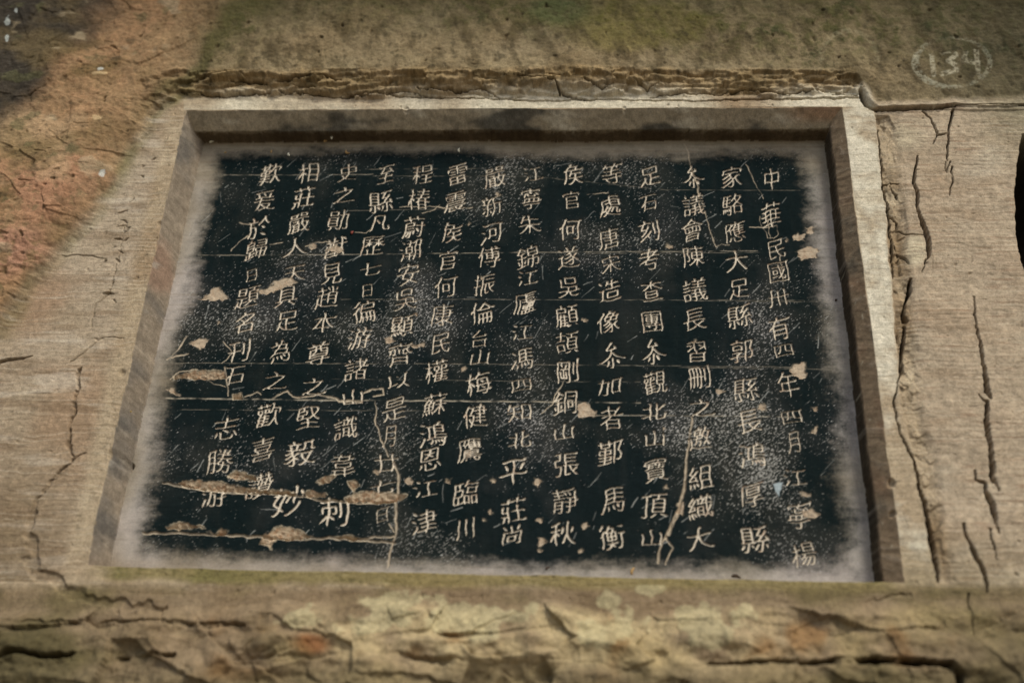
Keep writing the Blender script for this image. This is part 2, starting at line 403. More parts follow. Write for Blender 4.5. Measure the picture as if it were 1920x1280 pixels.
# left orange rock
org = ss(0, .03, sd_up + .02 * n_mid) * ss(470, 260, U + .55 * (V - 40) + 60 * n_mid)
mix(lin(136, 106, 76), org * (.78 + .2 * ss(-.2, .2, n_fin + .6 * n_gr)))
mix(lin(138, 112, 80), org * ss(.0, .45, fbm(X * 7, Z * 8, 4, 57)) * .8)
mix(lin(146, 107, 82), org * ss(-.3, .15, n_fin + n_mid + .5 * n_gr) * ss(.2, .9, blob(110, 350, 190, 110)) * .75)
mix(lin(156, 116, 94), org * ss(-.35, .15, n_fin + n_mid + .5 * n_gr) * ss(.2, .9, blob(20, 470, 120, 70)) * .8)
mix(lin(154, 130, 98), org * ss(.35, .75, blob(70, 250, 120, 90, .9)) * .6)
mix(lin(82, 68, 38), org * ss(.05, .5, fbm(X * 5 + Z * 4, Z * 12 - X * 9, 4, 58)) * .65)
mix(lin(92, 90, 48), ss(.016, .0, np.abs(sd_up - .008 + .022 * n_mid)) * ss(420, 300, U) * .7)
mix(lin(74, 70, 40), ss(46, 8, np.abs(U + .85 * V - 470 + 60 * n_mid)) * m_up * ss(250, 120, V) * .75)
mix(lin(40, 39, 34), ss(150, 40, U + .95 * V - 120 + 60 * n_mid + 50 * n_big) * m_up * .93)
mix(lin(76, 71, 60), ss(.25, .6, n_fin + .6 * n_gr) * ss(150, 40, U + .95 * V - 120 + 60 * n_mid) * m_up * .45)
mix(lin(60, 48, 28), outside * np.maximum(m_up, m_lo) * np.clip(pit * 6, 0, 1) * .6)
spk = np.clip(fbm(X * 120, Z * 120, 2, 59) - .42, 0, 1) * 9
mix(lin(48, 44, 28), outside * np.clip(spk, 0, 1) * .6 * np.clip(.45 + 1.5 * n_mid, 0, 1))
mix(lin(104, 88, 58), org * ss(.05, .45, fbm(X * 7, Z * 9, 5, 96)) * .5)
mix(lin(64, 54, 36), org * ss(.25, .5, fbm(X * 26 + Z * 14, Z * 40, 4, 97)) * .6)
mix(lin(150, 134, 106), org * ss(.28, .42, fbm(X * 12, Z * 14, 5, 111)) * .6)
mix(lin(78, 76, 50), org * ss(.30, .42, fbm(X * 15, Z * 18, 5, 112)) * .55)
# left dressed border
lb = (1 - m_up) * ss(330, 300, U + .23 * (V - 207)) * (V < 1090)
mix(lin(136, 120, 100), lb * .45)
mix(lin(164, 150, 128), lb * ss(-.1, .4, n_big + .6 * n_mid + .05) * .5)
mix(lin(128, 96, 68), lb * ss(.1, .8, blob(40, 560, 130, 110)) * .55)
mix(lin(138, 112, 86), lb * ss(.1, .8, blob(150, 800, 110, 170)) * .6)
mix(lin(92, 86, 52), lb * ss(.2, .9, blob(10, 560, 60, 120)) * .5)
mix(lin(98, 86, 58), lb * ss(850, 1060, V + 50 * n_mid) * ss(140, 20, U) * .6)
mix(lin(108, 88, 66), lb * ss(.0, .4, fbm(X * 5, Z * 34, 4, 103)) * .55)
mix(lin(176, 164, 144), lb * ss(.1, .4, fbm(X * 6, Z * 40, 4, 104)) * .5)
mix(lin(112, 94, 72), lb * ss(700, 1000, V + 60 * n_mid) * ss(260, 60, U) * .6)
mix(lin(70, 58, 42), lb * np.clip(fbm(X * 90, Z * 120, 2, 61) - .4, 0, 1) * 5 * ss(.2, .8, blob(225, 470, 60, 130)) * .8)
# right border and pillar
rb = (1 - m_up) * ss(-2, 3, X * 1000 - OX1 * 1000) * (1 - strip)
mix(lin(196, 188, 166), rb * ss(6, -8, dr) * ss(-.5, .1, n_mid + .35 * n_hz - ss(500, 900, V) * .5) * .8)
mix(lin(156, 140, 118), rb * ss(-6, 20, dr) * .55)
mix(lin(170, 156, 128), rb * ss(.1, .8, blob(1690, 260, 50, 40)) * .7)
mix(lin(176, 164, 136), rb * ss(.2, .8, blob(1715, 470, 30, 40)) * .7)
mix(lin(118, 88, 66), rb * ss(.15, .55, fbm(X * 14, Z * 170, 3, 63)) * ss(10, 40, dr) * .5)
mix(lin(166, 154, 132), rb * ss(.1, .5, fbm(X * 5, Z * 6, 3, 64)) * ss(10, 40, dr) * .6)
mix(lin(132, 112, 88), rb * ss(.0, .45, fbm(X * 6, Z * 22, 4, 105)) * ss(8, 30, dr) * .55)
mix(lin(104, 100, 76), rb * ss(1780, 1920, U) * ss(330, 200, V) * .6)
mix(lin(110, 90, 62), strip * ss(-.2, .3, n_mid) * .6)
mix(lin(104, 96, 66), rb * ss(960, 1150, V + 50 * n_mid) * .45)
# top border
tb = (1 - m_up) * (Z > OZ1) * (U > 345) * (U < 1615)
mix(lin(192, 182, 158), tb * ss(-.4, .2, fbm(X * 5, Z * 3, 2, 65) + .1) * .9)
mix(lin(104, 86, 64), outside * (1 - m_up) * (1 - m_lo) * chis * .24 * np.clip(.7 + 1.6 * n_mid, 0, 1.4))
mix(lin(190, 178, 154), outside * (1 - m_up) * (1 - m_lo) * ss(.35, .0, rl_) * ss(-.2, .3, fbm(X * 9, Z * 60, 3, 122)) * .28)
# fine hair lines of the pillar
for q in range(40):
    u0 = random.uniform(1700, 1895); v0 = random.uniform(230, 860); ln = random.uniform(10, 45)
    vert = random.random() < .45
    pts = W([(u0, v0), (u0 + (random.uniform(-4, 4) if vert else ln), v0 + (ln if vert else random.uniform(-3, 3)))])
    s, d, _ = line_dist(pts, .006, .004, 60, 200 + q)
    g = ss(.0013, .0003, d) * rb[s] * ss(-.2, .3, fbm(X[s] * 50, Z[s] * 50, 2, q))
    H[s] -= .0008 * g
    mixs(s, lin(84, 68, 50), g * .45)
# under the recess
mix(lin(112, 94, 70), m_bot * .8)
mix(lin(92, 76, 54), m_bot * ss(.05, .5, fbm(X * 9, Z * 14, 4, 66)) * .6)
mix(lin(166, 148, 110), m_lo * ss(60, -20, V - 1236 + 30 * n_mid) * ss(500, 700, U) * ss(1560, 1300, U) * ss(-.35, .15, fbm(X * 7, Z * 10, 4, 116)) * .75)
mix(lin(142, 124, 88), m_lo * ss(-.1, .45, fbm(X * 8, Z * 9, 4, 67) + .2 * ss(500, 1100, U) - .15) * .85)
mix(lin(118, 84, 46), m_lo * ss(.2, .5, fbm(X * 11, Z * 11, 3, 68)) * .6)
mix(lin(108, 66, 34), m_lo * ss(.3, .9, blob(585, 1205, 55, 30)) * .8)
mix(lin(112, 78, 46), m_lo * ss(.2, .9, blob(440, 1265, 120, 26)) * .6)
mos2 = m_bot * ss(.0, .5, fbm(X * 5, Z * 9, 4, 69) + .35 * ss(560, 200, U) + .25 * ss(1300, 1600, U) - .05)
mix(lin(84, 76, 44), mos2 * .65)
mix(lin(68, 62, 34), m_bot * ss(360, 120, U) * ss(.0, .5, n_mid + .2) * .6)
lip = (Z < OZ0 + .004) * ss(1120, 1090, V) * ss(OZ0 - .026, OZ0 - .012, Z + .010 * n_mid) * ss(150, 240, U) * ss(1720, 1640, U)
mix(lin(112, 100, 60), lip * .8)
mix(lin(84, 82, 46), lip * ss(700, 250, U) * ss(-.1, .4, n_mid + .1) * .7)
mix(lin(72, 66, 34), lip * ss(.2, .5, fbm(X * 40, Z * 70, 3, 71)) * .5)
mort = np.zeros_like(X)
for (u, v, ru, rv) in ((700, 1128, 70, 14), (735, 1152, 44, 22), (822, 1158, 20, 24), (862, 1162, 22, 20), (905, 1168, 30, 24), (965, 1156, 28, 10), (998, 1138, 16, 14), (1138, 1124, 14, 10),
                       (1216, 1102, 18, 10), (1335, 1146, 22, 14), (1392, 1150, 34, 22), (1288, 1148, 14, 10), (1330, 1185, 44, 26), (700, 1168, 60, 14), (1120, 1190, 60, 26), (560, 1160, 40, 12), (60, 1130, 1, 1)):
    mort = np.maximum(mort, ss(.2, .5, blob(u, v, ru * 1.2, rv * 1.3, 1.3, n_mid * 1.1 + n_fin * .7)))
mort *= (Z < OZ0 - .01)
mix(lin(158, 148, 112), mort * .55)
mix(lin(44, 36, 24), outside * SPLIT_DARK * .9)
mix(lin(12, 11, 9), hole * .97)  # near-black painted into the hole in place of its shade
mix(lin(70, 62, 42), m_bot * ss(0, 1, np.maximum((300 - U) / 300., (U - 1600) / 320.) + .5 * n_mid) * ss(1100, 1220, V) * .6)  # lower corners darkened in colour to imitate lens vignetting
mix(lin(88, 78, 54), m_lo * ss(1228, 1275, V + 16 * n_mid) * .55)  # mossy tone plus painted vignette darkening towards the bottom edge
# white specks of old paint on the left
for (u, v, ru, rv) in ((190, 323, 7, 9), (14, 42, 6, 14), (30, 20, 3, 4), (13, 72, 3, 8), (185, 137, 14, 3), (188, 128, 8, 4), (184, 222, 14, 7)):
    mix(lin(176, 180, 172) if ru < 10 else lin(190, 164, 122), ss(.3, .6, blob(u, v, ru, rv, .9, n_fin * 1.3)) * .6)
# the sides of the recess
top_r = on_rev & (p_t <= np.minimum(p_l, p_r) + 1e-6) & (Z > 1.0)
left_r = on_rev & (p_l < p_t) & (p_l < p_b) & (X < -.3)
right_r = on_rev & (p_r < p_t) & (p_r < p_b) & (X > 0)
bot_r = on_rev & ~(top_r | left_r | right_r)
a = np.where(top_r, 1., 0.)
mix(lin(146, 134, 112), a * .9)
mix(lin(188, 178, 156), a * ss(.05, .35, fbm(X * 9, Z * 30, 4, 73) + .3 * blob(980, 225, 120, 30, 0)) * .6)
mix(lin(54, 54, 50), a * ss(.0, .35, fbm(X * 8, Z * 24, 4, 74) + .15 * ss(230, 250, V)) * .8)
mix(lin(74, 60, 42), a * ss(.028, .032, rec) * .85)  # inner strip coloured dark to imitate a shadowed groove
mix(lin(150, 112, 82), a * ss(1440, 1540, U) * ss(238, 215, V) * .6)
a = np.where(left_r, 1., 0.)
mix(lin(132, 119, 102), a * .9)
mix(lin(140, 110, 90), a * ss(.2, .8, blob(295, 500, 40, 70)) * .6)
mix(lin(92, 88, 82), a * ss(-.05, .4, fbm(X * 20, Z * 9, 4, 75) + .25 * ss(690, 850, V) - .1) * .8)
mix(lin(166, 158, 142), a * ss(.3, .6, fbm(X * 50, Z * 30, 3, 76)) * .5)
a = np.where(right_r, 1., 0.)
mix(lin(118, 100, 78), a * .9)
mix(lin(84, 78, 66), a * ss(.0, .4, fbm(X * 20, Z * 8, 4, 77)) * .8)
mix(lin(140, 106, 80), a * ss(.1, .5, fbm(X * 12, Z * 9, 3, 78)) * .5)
mix(lin(40, 34, 24), a * ss(.022, .030, rec) * .8)  # shadow along the inner corner painted into the colour
mix(lin(168, 156, 130), a * ss(.5, .7, fbm(X * 130, Z * 60, 2, 79)) * .6)

mix(lin(178, 164, 142), np.where(left_r | right_r, 1., 0.) * ss(.15, .5, tool) * .22)
# ------------------------------------------------------------------ the painted panel
ins = np.where(inside, 1., 0.).astype(np.float32)
mix(lin(134, 124, 107), ins)
mix(lin(106, 94, 74), ins * ss(.0, .4, fbm(X * 9, Z * 16, 4, 119)) * .5)
mix(lin(98, 88, 72), ins * chis * .3)
mix(lin(158, 148, 140), ins * ss(-.2, .4, fbm(X * 6, Z * 6, 3, 81)) * ss(330, 420, V) * .7)
mix(lin(118, 104, 86), ins * ss(.1, .5, fbm(X * 6, Z * 140, 3, 82)) * .5)
mix(lin(112, 94, 66), ins * ss(1010, 1060, V + 12 * n_mid) * ss(900, 300, U) * .5)
PAINT = [(404, 286), (560, 284), (760, 277), (900, 280), (1000, 293), (1100, 295), (1250, 290), (1400, 284), (1503, 288), (1514, 360), (1528, 430), (1534, 490), (1546, 560),
         (1556, 640), (1572, 720), (1580, 850), (1592, 950), (1600, 1010), (1592, 1066), (1480, 1072), (1300, 1068), (1150, 1064), (900, 1056), (700, 1056), (500, 1050), (330, 1044),
         (262, 1030), (272, 960), (292, 860), (302, 740), (318, 670), (336, 600), (360, 540), (372, 470), (384, 400)]
s, sd = poly_sd(W(PAINT, -DEP), .07, .010, 25, 3)
mixs(s, lin(166, 160, 152), np.exp(-((sd + .012) / .022) ** 2) * ins[s] * (.34 + .5 * n_mid[s]) * ss(300, 360, V[s]))
u, v = U[s], V[s]
fe = np.interp(u, [300, 450, 1450, 1560], [.034, .024, .024, .040])
core = ss(-.75, .75, sd / fe + .38 * fbm(X[s] * 50, Z[s] * 90, 4, 84) + .45 * n_mid[s] + .25 * fbm(X[s] * 14, Z[s] * 40, 3, 83) + .18 * n_gr[s] + .16 * fbm(X[s] * 260, Z[s] * 260, 2, 108) + .4 * fbm(X[s] * 5, Z[s] * 9, 3, 118))
# worn, scuffed paint: clouds of short slanting scratches
xr = X[s] * .80 + Z[s] * .60; zr = -X[s] * .60 + Z[s] * .80
scr = fbm(xr * 140, zr * 560, 3, 85)
scr2 = fbm(X[s] * 300, Z[s] * 240, 2, 86)
cloud = fbm(X[s] * 5, Z[s] * 5, 4, 87)
hot = np.zeros_like(u)
for (cu, cv, ru, rv, am) in ((1370, 850, 90, 90, .30), (1330, 960, 60, 60, .25), (1450, 620, 70, 90, .16), (1180, 600, 60, 140, .24), (950, 340, 40, 60, .34), (800, 700, 140, 120, .14), (1000, 700, 160, 150, .12),
                             (900, 560, 160, 130, .10), (600, 900, 120, 60, .10), (320, 880, 40, 60, .30), (1250, 1010, 160, 40, .22), (800, 1020, 90, 30, .25), (1560, 520, 40, 140, .28), (1560, 900, 40, 150, .2), (340, 640, 40, 60, .25)):
    hot = np.maximum(hot, am * np.exp(-((u - cu) / ru) ** 2 - ((v - cv) / rv) ** 2))
hot = .62 * hot * np.clip(.75 + 1.3 * fbm(X[s] * 13, Z[s] * 13, 4, 110), .1, 1.6)
wear = ss(.34, .62, scr + .55 * cloud + .9 * hot - .09) * .85
wear = np.maximum(wear, ss(.40, .62, scr2 + .7 * cloud + .8 * hot - .17) * .6)
core_w = core * (1 - .88 * wear) * (1 - .13 * np.clip(hot * 1.6 + .9 * np.clip(cloud + .6 * fbm(X[s] * 16, Z[s] * 11, 4, 106), 0, 1) + .15 * np.clip(fbm(X[s] * 60, Z[s] * 8, 3, 107), 0, 1), 0, 1))
mixs(s, lin(5, 19, 21), core_w * ins[s] * .985)
mixs(s, lin(186, 188, 184), wear * core * ins[s] * .45)
full = np.zeros_like(X); full[s] = core * ins[s]; paint = full
H += paint * .0004 * fbm(X * 110, Z * 110, 3, 88)
full = np.zeros_like(X); full[s] = wear * core * ins[s]; H -= full * .0005

def scratch(px, w=1.2, dep=.0008, c=(176, 164, 142), amt=.8, wob=.003, seed=0, brk=0.0):
    pts = W(px, -DEP)
    s, d, _ = line_dist(pts, .008, wob, 40, seed)
    g = ss(w * 1.5 / 1050, w * .35 / 1050, d) * ins[s]
    if brk:
        g = g * ss(-brk, .25, fbm(X[s] * 40, Z[s] * 40, 3, seed + 5))
    H[s] -= dep * g
    mixs(s, lin(*c), g * amt)
GUIDE = [([(372, 479), (640, 477), (1000, 473), (1420, 470)], .55, 1.2), ([(300, 746), (640, 750), (960, 752), (1200, 755)], .8, 1.7), ([(1100, 778), (1300, 779), (1500, 781)], .55, 1.3), ([(330, 680), (620, 681), (900, 682), (1200, 685), (1500, 688)], .35, 1.),
         ([(420, 328), (560, 328), (700, 327)], .5, 1.2), ([(660, 318), (900, 316)], .35, 1.), ([(640, 561), (900, 561), (1250, 562), (1540, 563)], .3, 1.), ([(700, 330), (1000, 331), (1250, 356), (1500, 357)], .25, 1.), ([(640, 395), (860, 392)], .35, 1.),
         ([(1100, 475), (1300, 474), (1520, 472)], .3, 1.), ([(310, 768), (520, 768), (800, 770)], .25, 1.), ([(620, 710), (1200, 716)], .22, 1.), ([(1250, 688), (1560, 692)], .3, 1.), ([(1280, 563), (1555, 566)], .3, 1.), ([(350, 710), (430, 709)], .5, 1.2)]
for q, (px, am, w) in enumerate(GUIDE):
    scratch(px, w * .85, .0006, amt=am * .75, wob=.0012, seed=300 + q, brk=.38)
def A(z, k=(270, 680, 3.282)):
    return [(k[0] + p / k[2], k[1] + q / k[2]) for p, q in z]
kB = (1200, 680, 3.122); kM = (640, 425, 2.977); kR = (1280, 425, 2.977); kL = (0, 425, 2.977); kC = (640, 850, 2.977); kT = (1150, 270, 4.74); kU = (350, 260, 4.74); kV = (750, 260, 4.74)
LINES = [(A([(1425, 235), (1430, 300), (1425, 370), (1450, 440), (1480, 520), (1505, 570)]), 1.8, .002), (A([(1530, 600), (1560, 680), (1565, 780), (1545, 860), (1555, 960), (1545, 1060), (1525, 1150), (1500, 1250)]), 2.6, .0025),
         (A([(120, 735), (205, 745), (330, 778), (560, 800), (850, 802), (960, 818), (1130, 845), (1250, 852), (1540, 858)]), 2.6, .0035), (A([(0, 1045), (200, 1046), (360, 1052), (700, 1068), (900, 1085), (1150, 1075), (1340, 1087), (1540, 1108)]), 2.6, .003),
         (A([(1330, 1085), (1400, 1070), (1530, 1068)]), 2.2, .002), (A([(500, 20), (505, 100), (520, 200)]), 2, .002), (A([(390, 105), (500, 150)]), 1, .001), (A([(620, 210), (700, 180), (720, 195)]), 1.6, .001), (A([(790, 215), (880, 178), (920, 205), (960, 212)]), 2, .0015),
         (A([(960, 215), (1060, 195), (1180, 215), (1200, 235), (1330, 235)]), 2.4, .0015), (A([(1350, 190), (1410, 160), (1470, 160), (1480, 190), (1420, 205)]), 2.2, .0015), (A([(510, 700), (560, 680), (640, 690), (700, 715)]), 2, .0015), (A([(1500, 990), (1540, 1040)]), 1.6, .001),
         (A([(310, 320), (290, 420), (275, 560), (268, 700), (232, 840), (150, 1010), (130, 1060), (105, 1165)], kB), 2.6, .003), (A([(268, 700), (250, 780), (225, 880), (165, 1000)], kB), 3, .003), (A([(150, 1010), (190, 1085), (150, 1175)], kB), 2, .002),
         (A([(635, 0), (660, 70), (690, 200), (740, 340), (770, 470)], kT), 2, .0015), (A([(820, 610), (860, 740), (890, 880), (910, 915), (960, 885), (1030, 885)], kT), 1.4, .001), (A([(1180, 190), (1260, 350), (1330, 480)], kT), 1.2, .0006),
         (A([(1300, 640), (1320, 720), (1380, 830), (1420, 830)], kT), 1.2, .001), (A([(1360, 650), (1400, 830)], kT), 1.2, .001), (A([(1210, 745), (1300, 735), (1460, 730), (1470, 800), (1420, 840)], kT), 1.3, .001), (A([(1490, 1000), (1510, 1260)], kT), 1., .0006),
         (A([(400, 1000), (480, 910), (570, 850)], kU), 1.3, .0008), (A([(740, 935), (850, 915)], kU), 1.4, .001), (A([(470, 745), (560, 765), (600, 770)], kU), 1.6, .001), (A([(1060, 950), (1120, 925), (1240, 910), (1330, 940)], kU), 1.6, .0015), (A([(1490, 830), (1600, 830), (1660, 790)], kU), 1., .0006),
         (A([(0, 610), (270, 600), (410, 620), (640, 610)], kV), 1.2, .0008), (A([(200, 670), (300, 640), (350, 590)], kV), 1.2, .0008), (A([(1670, 500), (1800, 485), (1860, 480)], kV), 1.4, .0008), (A([(1250, 850), (1210, 910), (1180, 990), (1120, 1040)], kM), 1.4, .0008),
         (A([(960, 730), (1010, 715), (1050, 705)], kL), 2, .001), (A([(950, 850), (1000, 800), (1100, 798)], kL), 1.4, .001), (A([(1240, 760), (1300, 700), (1240, 640)], kL), 1.2, .0006), (A([(930, 740), (990, 690), (1040, 610)], kL), 2.2, .001)]
for q, (px, w, dp) in enumerate(LINES):
    scratch(px, w * .72, dp, (176, 160, 136), .8, .0045, 400 + q, .6 if w < 2 else .95)
for q in range(280):                                                    # stray tool scratches
    u0 = random.uniform(310, 1560); v0 = random.uniform(310, 1040); an = random.gauss(.75, .35); ln = random.uniform(6, 34)
    scratch([(u0, v0), (u0 + ln * math.cos(an), v0 - ln * math.sin(an))], random.uniform(.5, 1.1), .0005, (150, 150, 142), random.uniform(.25, .65), .002, 600 + q, .5)

# ---- chips where the face has spalled
CHIPS = [A([(175, 80), (260, 58), (350, 40), (440, 48), (495, 45), (500, 95), (380, 105), (270, 98), (190, 95)]), A([(545, 190), (600, 182), (607, 225), (540, 224)]),
         A([(205, 742), (240, 725), (340, 722), (450, 728), (560, 752), (640, 763), (700, 778), (860, 783), (940, 798), (935, 818), (800, 803), (680, 797), (500, 792), (380, 782), (280, 767)]),
         A([(520, 690), (570, 662), (640, 685), (690, 700), (690, 722), (600, 717), (530, 712)]), A([(1060, 732), (1110, 700), (1180, 683), (1172, 717), (1100, 747)]), A([(970, 802), (1040, 783), (1130, 808), (1120, 828), (1000, 818)]),
         A([(1235, 832), (1290, 815), (1340, 790), (1400, 783), (1480, 798), (1560, 798), (1625, 808), (1590, 842), (1530, 857), (1400, 860), (1250, 852)]), A([(1253, 730), (1310, 718), (1327, 760), (1290, 787), (1258, 765)]),
         A([(130, 1012), (180, 985), (240, 978), (300, 995), (380, 1012), (300, 1022), (150, 1024)]), A([(385, 1040), (450, 1045), (470, 1018), (510, 1023), (522, 1052), (460, 1062)]),
         A([(720, 1060), (780, 1040), (810, 1008), (900, 1008), (980, 1038), (1035, 1072), (900, 1087), (820, 1087), (790, 1100), (782, 1152), (758, 1112), (712, 1112)]), A([(1165, 1072), (1260, 1057), (1335, 1082), (1290, 1093)]),
         A([(905, 5), (970, -2), (977, 92), (920, 87), (868, 50)], kB), A([(442, 150), (492, 158), (482, 187), (450, 177)], kB), A([(680, 270), (710, 233), (742, 260), (725, 283)], kB), A([(998, 265), (1037, 253), (1032, 283)], kB),
         A([(1013, 365), (1030, 363), (1042, 405), (1020, 418), (1003, 408)], kB), A([(222, 820), (262, 813), (252, 892), (213, 872)], kB), A([(955, 862), (1010, 853), (1057, 885), (1030, 918), (965, 895)], kB), A([(935, 748), (1000, 758), (992, 783), (950, 778)], kB),
         A([(1308, 992), (1370, 972), (1402, 1020), (1424, 1052), (1328, 1068)], kM), A([(238, 625), (280, 608), (304, 640), (260, 653)], kM), A([(378, 662), (460, 638), (468, 667), (410, 678)], kM),
         A([(612, 52), (650, 38), (684, 42), (682, 75), (618, 80)], kR), A([(636, 132), (720, 108), (764, 130), (742, 172), (658, 183)], kR), A([(690, 5), (740, 0), (730, 30), (700, 40)], kR),
         A([(1103, 407), (1160, 375), (1200, 335), (1240, 355), (1284, 402), (1200, 414)], kL), A([(1420, 362), (1500, 338), (1540, 300), (1620, 278), (1664, 310), (1600, 332), (1480, 382)], kL), A([(1056, 652), (1110, 616), (1164, 635), (1120, 684)], kL), A([(930, 905), (960, 893), (1004, 935), (1000, 947), (945, 925)], kL),
         A([(1080, 950), (1150, 935), (1150, 970), (1100, 980)], kU), A([(1230, 990), (1330, 940), (1400, 1000), (1330, 1010)], kU)]
for (cu, cv, r) in ((600, 155, 20), (375, 155, 24), (832, 327, 18), (1112, 372, 20), (1360, 402, 24), (1115, 490, 34), (797, 370, 14), (1090, 160, 24), (850, 150, 18), (1330, 540, 16), (1110, 540, 16), (1815, 185, 18), (670, 1000, 14)):
    CHIPS.append(A([(cu + r * random.uniform(.7, 1.2) * math.cos(t * 1.047), cv + r * random.uniform(.6, 1.1) * math.sin(t * 1.047)) for t in range(6)], kC))
for (cu, cv, r) in ((1245, 804, 5), (870, 690, 6), (780, 590, 4), (1096, 600, 5), (1255, 463, 6), (1475, 450, 4), (905, 520, 5), (705, 885, 6), (880, 419, 4), (935, 365, 5), (410, 605, 4), (1300, 640, 5)):
    CHIPS.append([(cu + r * random.uniform(.7, 1.2) * math.cos(t * 1.047), cv + r * random.uniform(.6, 1.1) * math.sin(t * 1.047)) for t in range(6)])
chip_id = np.zeros(X.shape, np.int16)
for q, px in enumerate(CHIPS):
    s, sd = poly_sd(W(px, -DEP), .012, .0045 if q < 12 else .006, 95, 900 + q)
    dp = .0050 if q < 12 else .0018
    g = ss(-.0006, .0022, sd) * ins[s]
    mk = sd > 0
    zt = np.where(mk, Z[s], -9).max(0); zb = np.where(mk, Z[s], 9).min(0)
    run = np.clip((zt[None, :] - Z[s]) / np.maximum(zt - zb, .004)[None, :], 0, 1)
    H[s] -= dp * mk * (.15 + 1.25 * run) * ss(0, .0012, sd) * ins[s] * (1 + .7 * fbm(X[s] * 110, Z[s] * 130, 3, 91))
    mixs(s, lin(168, 148, 122) if q < 12 else lin(172, 154, 130), g * .95)
    mixs(s, lin(136, 104, 76), g * ss(-.1, .4, fbm(X[s] * 120, Z[s] * 120, 3, 92)) * (.75 if q < 12 else .35))
    mixs(s, lin(190, 174, 146), ss(.0022, .0005, np.abs(sd)) * ins[s] * (.45 if q < 12 else .1) * ss(-.2, .3, fbm(X[s] * 60, Z[s] * 60, 2, 93)))  # pale rim painted round the chip like an edge catching light
    c = chip_id[s]; c[(sd > 0) & (ins[s] > 0)] = q + 1
s, sd = poly_sd(W(A([(778, 705), (838, 698), (826, 740), (806, 787), (790, 740)], kB), -DEP), .01, .003, 60, 77)
mixs(s, lin(146, 156, 156), ss(-.001, .0015, sd) * ins[s] * .85)

# ------------------------------------------------------------------ the writing
TEXT = [
 ('中華民國卅有四年四月江寧楊', [(1447, 334), (1446, 402), (1456, 464), (1460, 507), (1460, 556), (1461, 612), (1470, 655), (1478, 718), (1485, 780), (1488, 826), (1491, 893), (1500, 962), (1507, 1037)]),
 ('家駱應大足縣郭縣長鴻厚縣', [(1373, 330), (1374, 381), (1378, 432), (1382, 487), (1386, 538), (1387, 590), (1392, 655), (1399, 728), (1405, 787), (1411, 850), (1410, 924), (1415, 1008)]),
 ('叅議會陳議長習刪之邀組織大', [(1299, 328), (1301, 382), (1298, 430), (1301, 478), (1303, 541), (1302, 596), (1306, 657), (1311, 705), (1316, 762), (1312, 820), (1314, 892), (1314, 948), (1311, 1007)]),
 ('足石刻考查團叅觀北山寶頂山', [(1219, 328), (1216, 378), (1217, 431), (1218, 484), (1222, 543), (1223, 600), (1225, 656), (1228, 715), (1227, 769), (1228, 820), (1229, 878), (1227, 945), (1222, 1006)]),
 ('等處唐宋造像叅加者鄞馬衡', [(1147, 324), (1144, 384), (1142, 445), (1145, 493), (1143, 543), (1141, 601), (1148, 662), (1142, 722), (1146, 782), (1144, 846), (1150, 934), (1147, 1004)]),
 ('矦官何遂吳顧頡剛銅山張靜秋', [(1075, 325), (1072, 374), (1069, 428), (1066, 481), (1066, 535), (1063, 590), (1064, 640), (1065, 693), (1060, 752), (1058, 808), (1062, 868), (1059, 936), (1055, 998)]),
 ('江寧朱錦江廬江馮四知北平莊尚', [(999, 325), (996, 370), (993, 420), (989, 480), (989, 519), (984, 565), (979, 621), (979, 671), (978, 720), (973, 771), (975, 822), (963, 882), (962, 955), (960, 1000)]),
 ('嚴新河傅振倫台山梅健鷹臨川', [(928, 330), (923, 384), (922, 435), (916, 480), (908, 531), (904, 584), (900, 632), (900, 668), (897, 716), (891, 778), (880, 840), (874, 922), (872, 988)]),
 ('雷震矦官何康民權蘇鴻恩江津', [(858, 325), (853, 376), (846, 434), (840, 486), (836, 535), (829, 588), (827, 640), (818, 694), (815, 756), (811, 812), (806, 858), (798, 914), (795, 977)]),
 ('程椿蔚潮安吳顯齊以是月廿七日', [(792, 325), (786, 372), (776, 424), (770, 467), (766, 512), (760, 558), (754, 608), (750, 662), (748, 712), (740, 764), (730, 814), (725, 866), (718, 910), (717, 963)]),
 ('至縣凡歷七日徧游諸山識韋刺', [(724, 325), (714, 376), (712, 416), (698, 458), (694, 503), (689, 543), (682, 583), (674, 632), (668, 690), (662, 742), (649, 800), (643, 870), (626, 956)]),
 ('史之勛猷見趙本尊之堅毅妙', [(653, 322), (645, 364), (634, 410), (630, 462), (622, 510), (613, 555), (607, 603), (596, 661), (588, 722), (578, 780), (563, 846), (542, 936)]),
 ('相莊嚴人天具足為之歡喜讚', [(578, 322), (570, 368), (560, 416), (553, 462), (552, 510), (537, 552), (538, 598), (525, 656), (516, 712), (503, 776), (492, 840), (486, 908)]),
 ('歎爰於歸日題名刊石志勝游', [(508, 324), (496, 374), (486, 424), (480, 466), (472, 514), (464, 555), (458, 603), (447, 656), (440, 700), (424, 800), (412, 862), (402, 926)]),
]
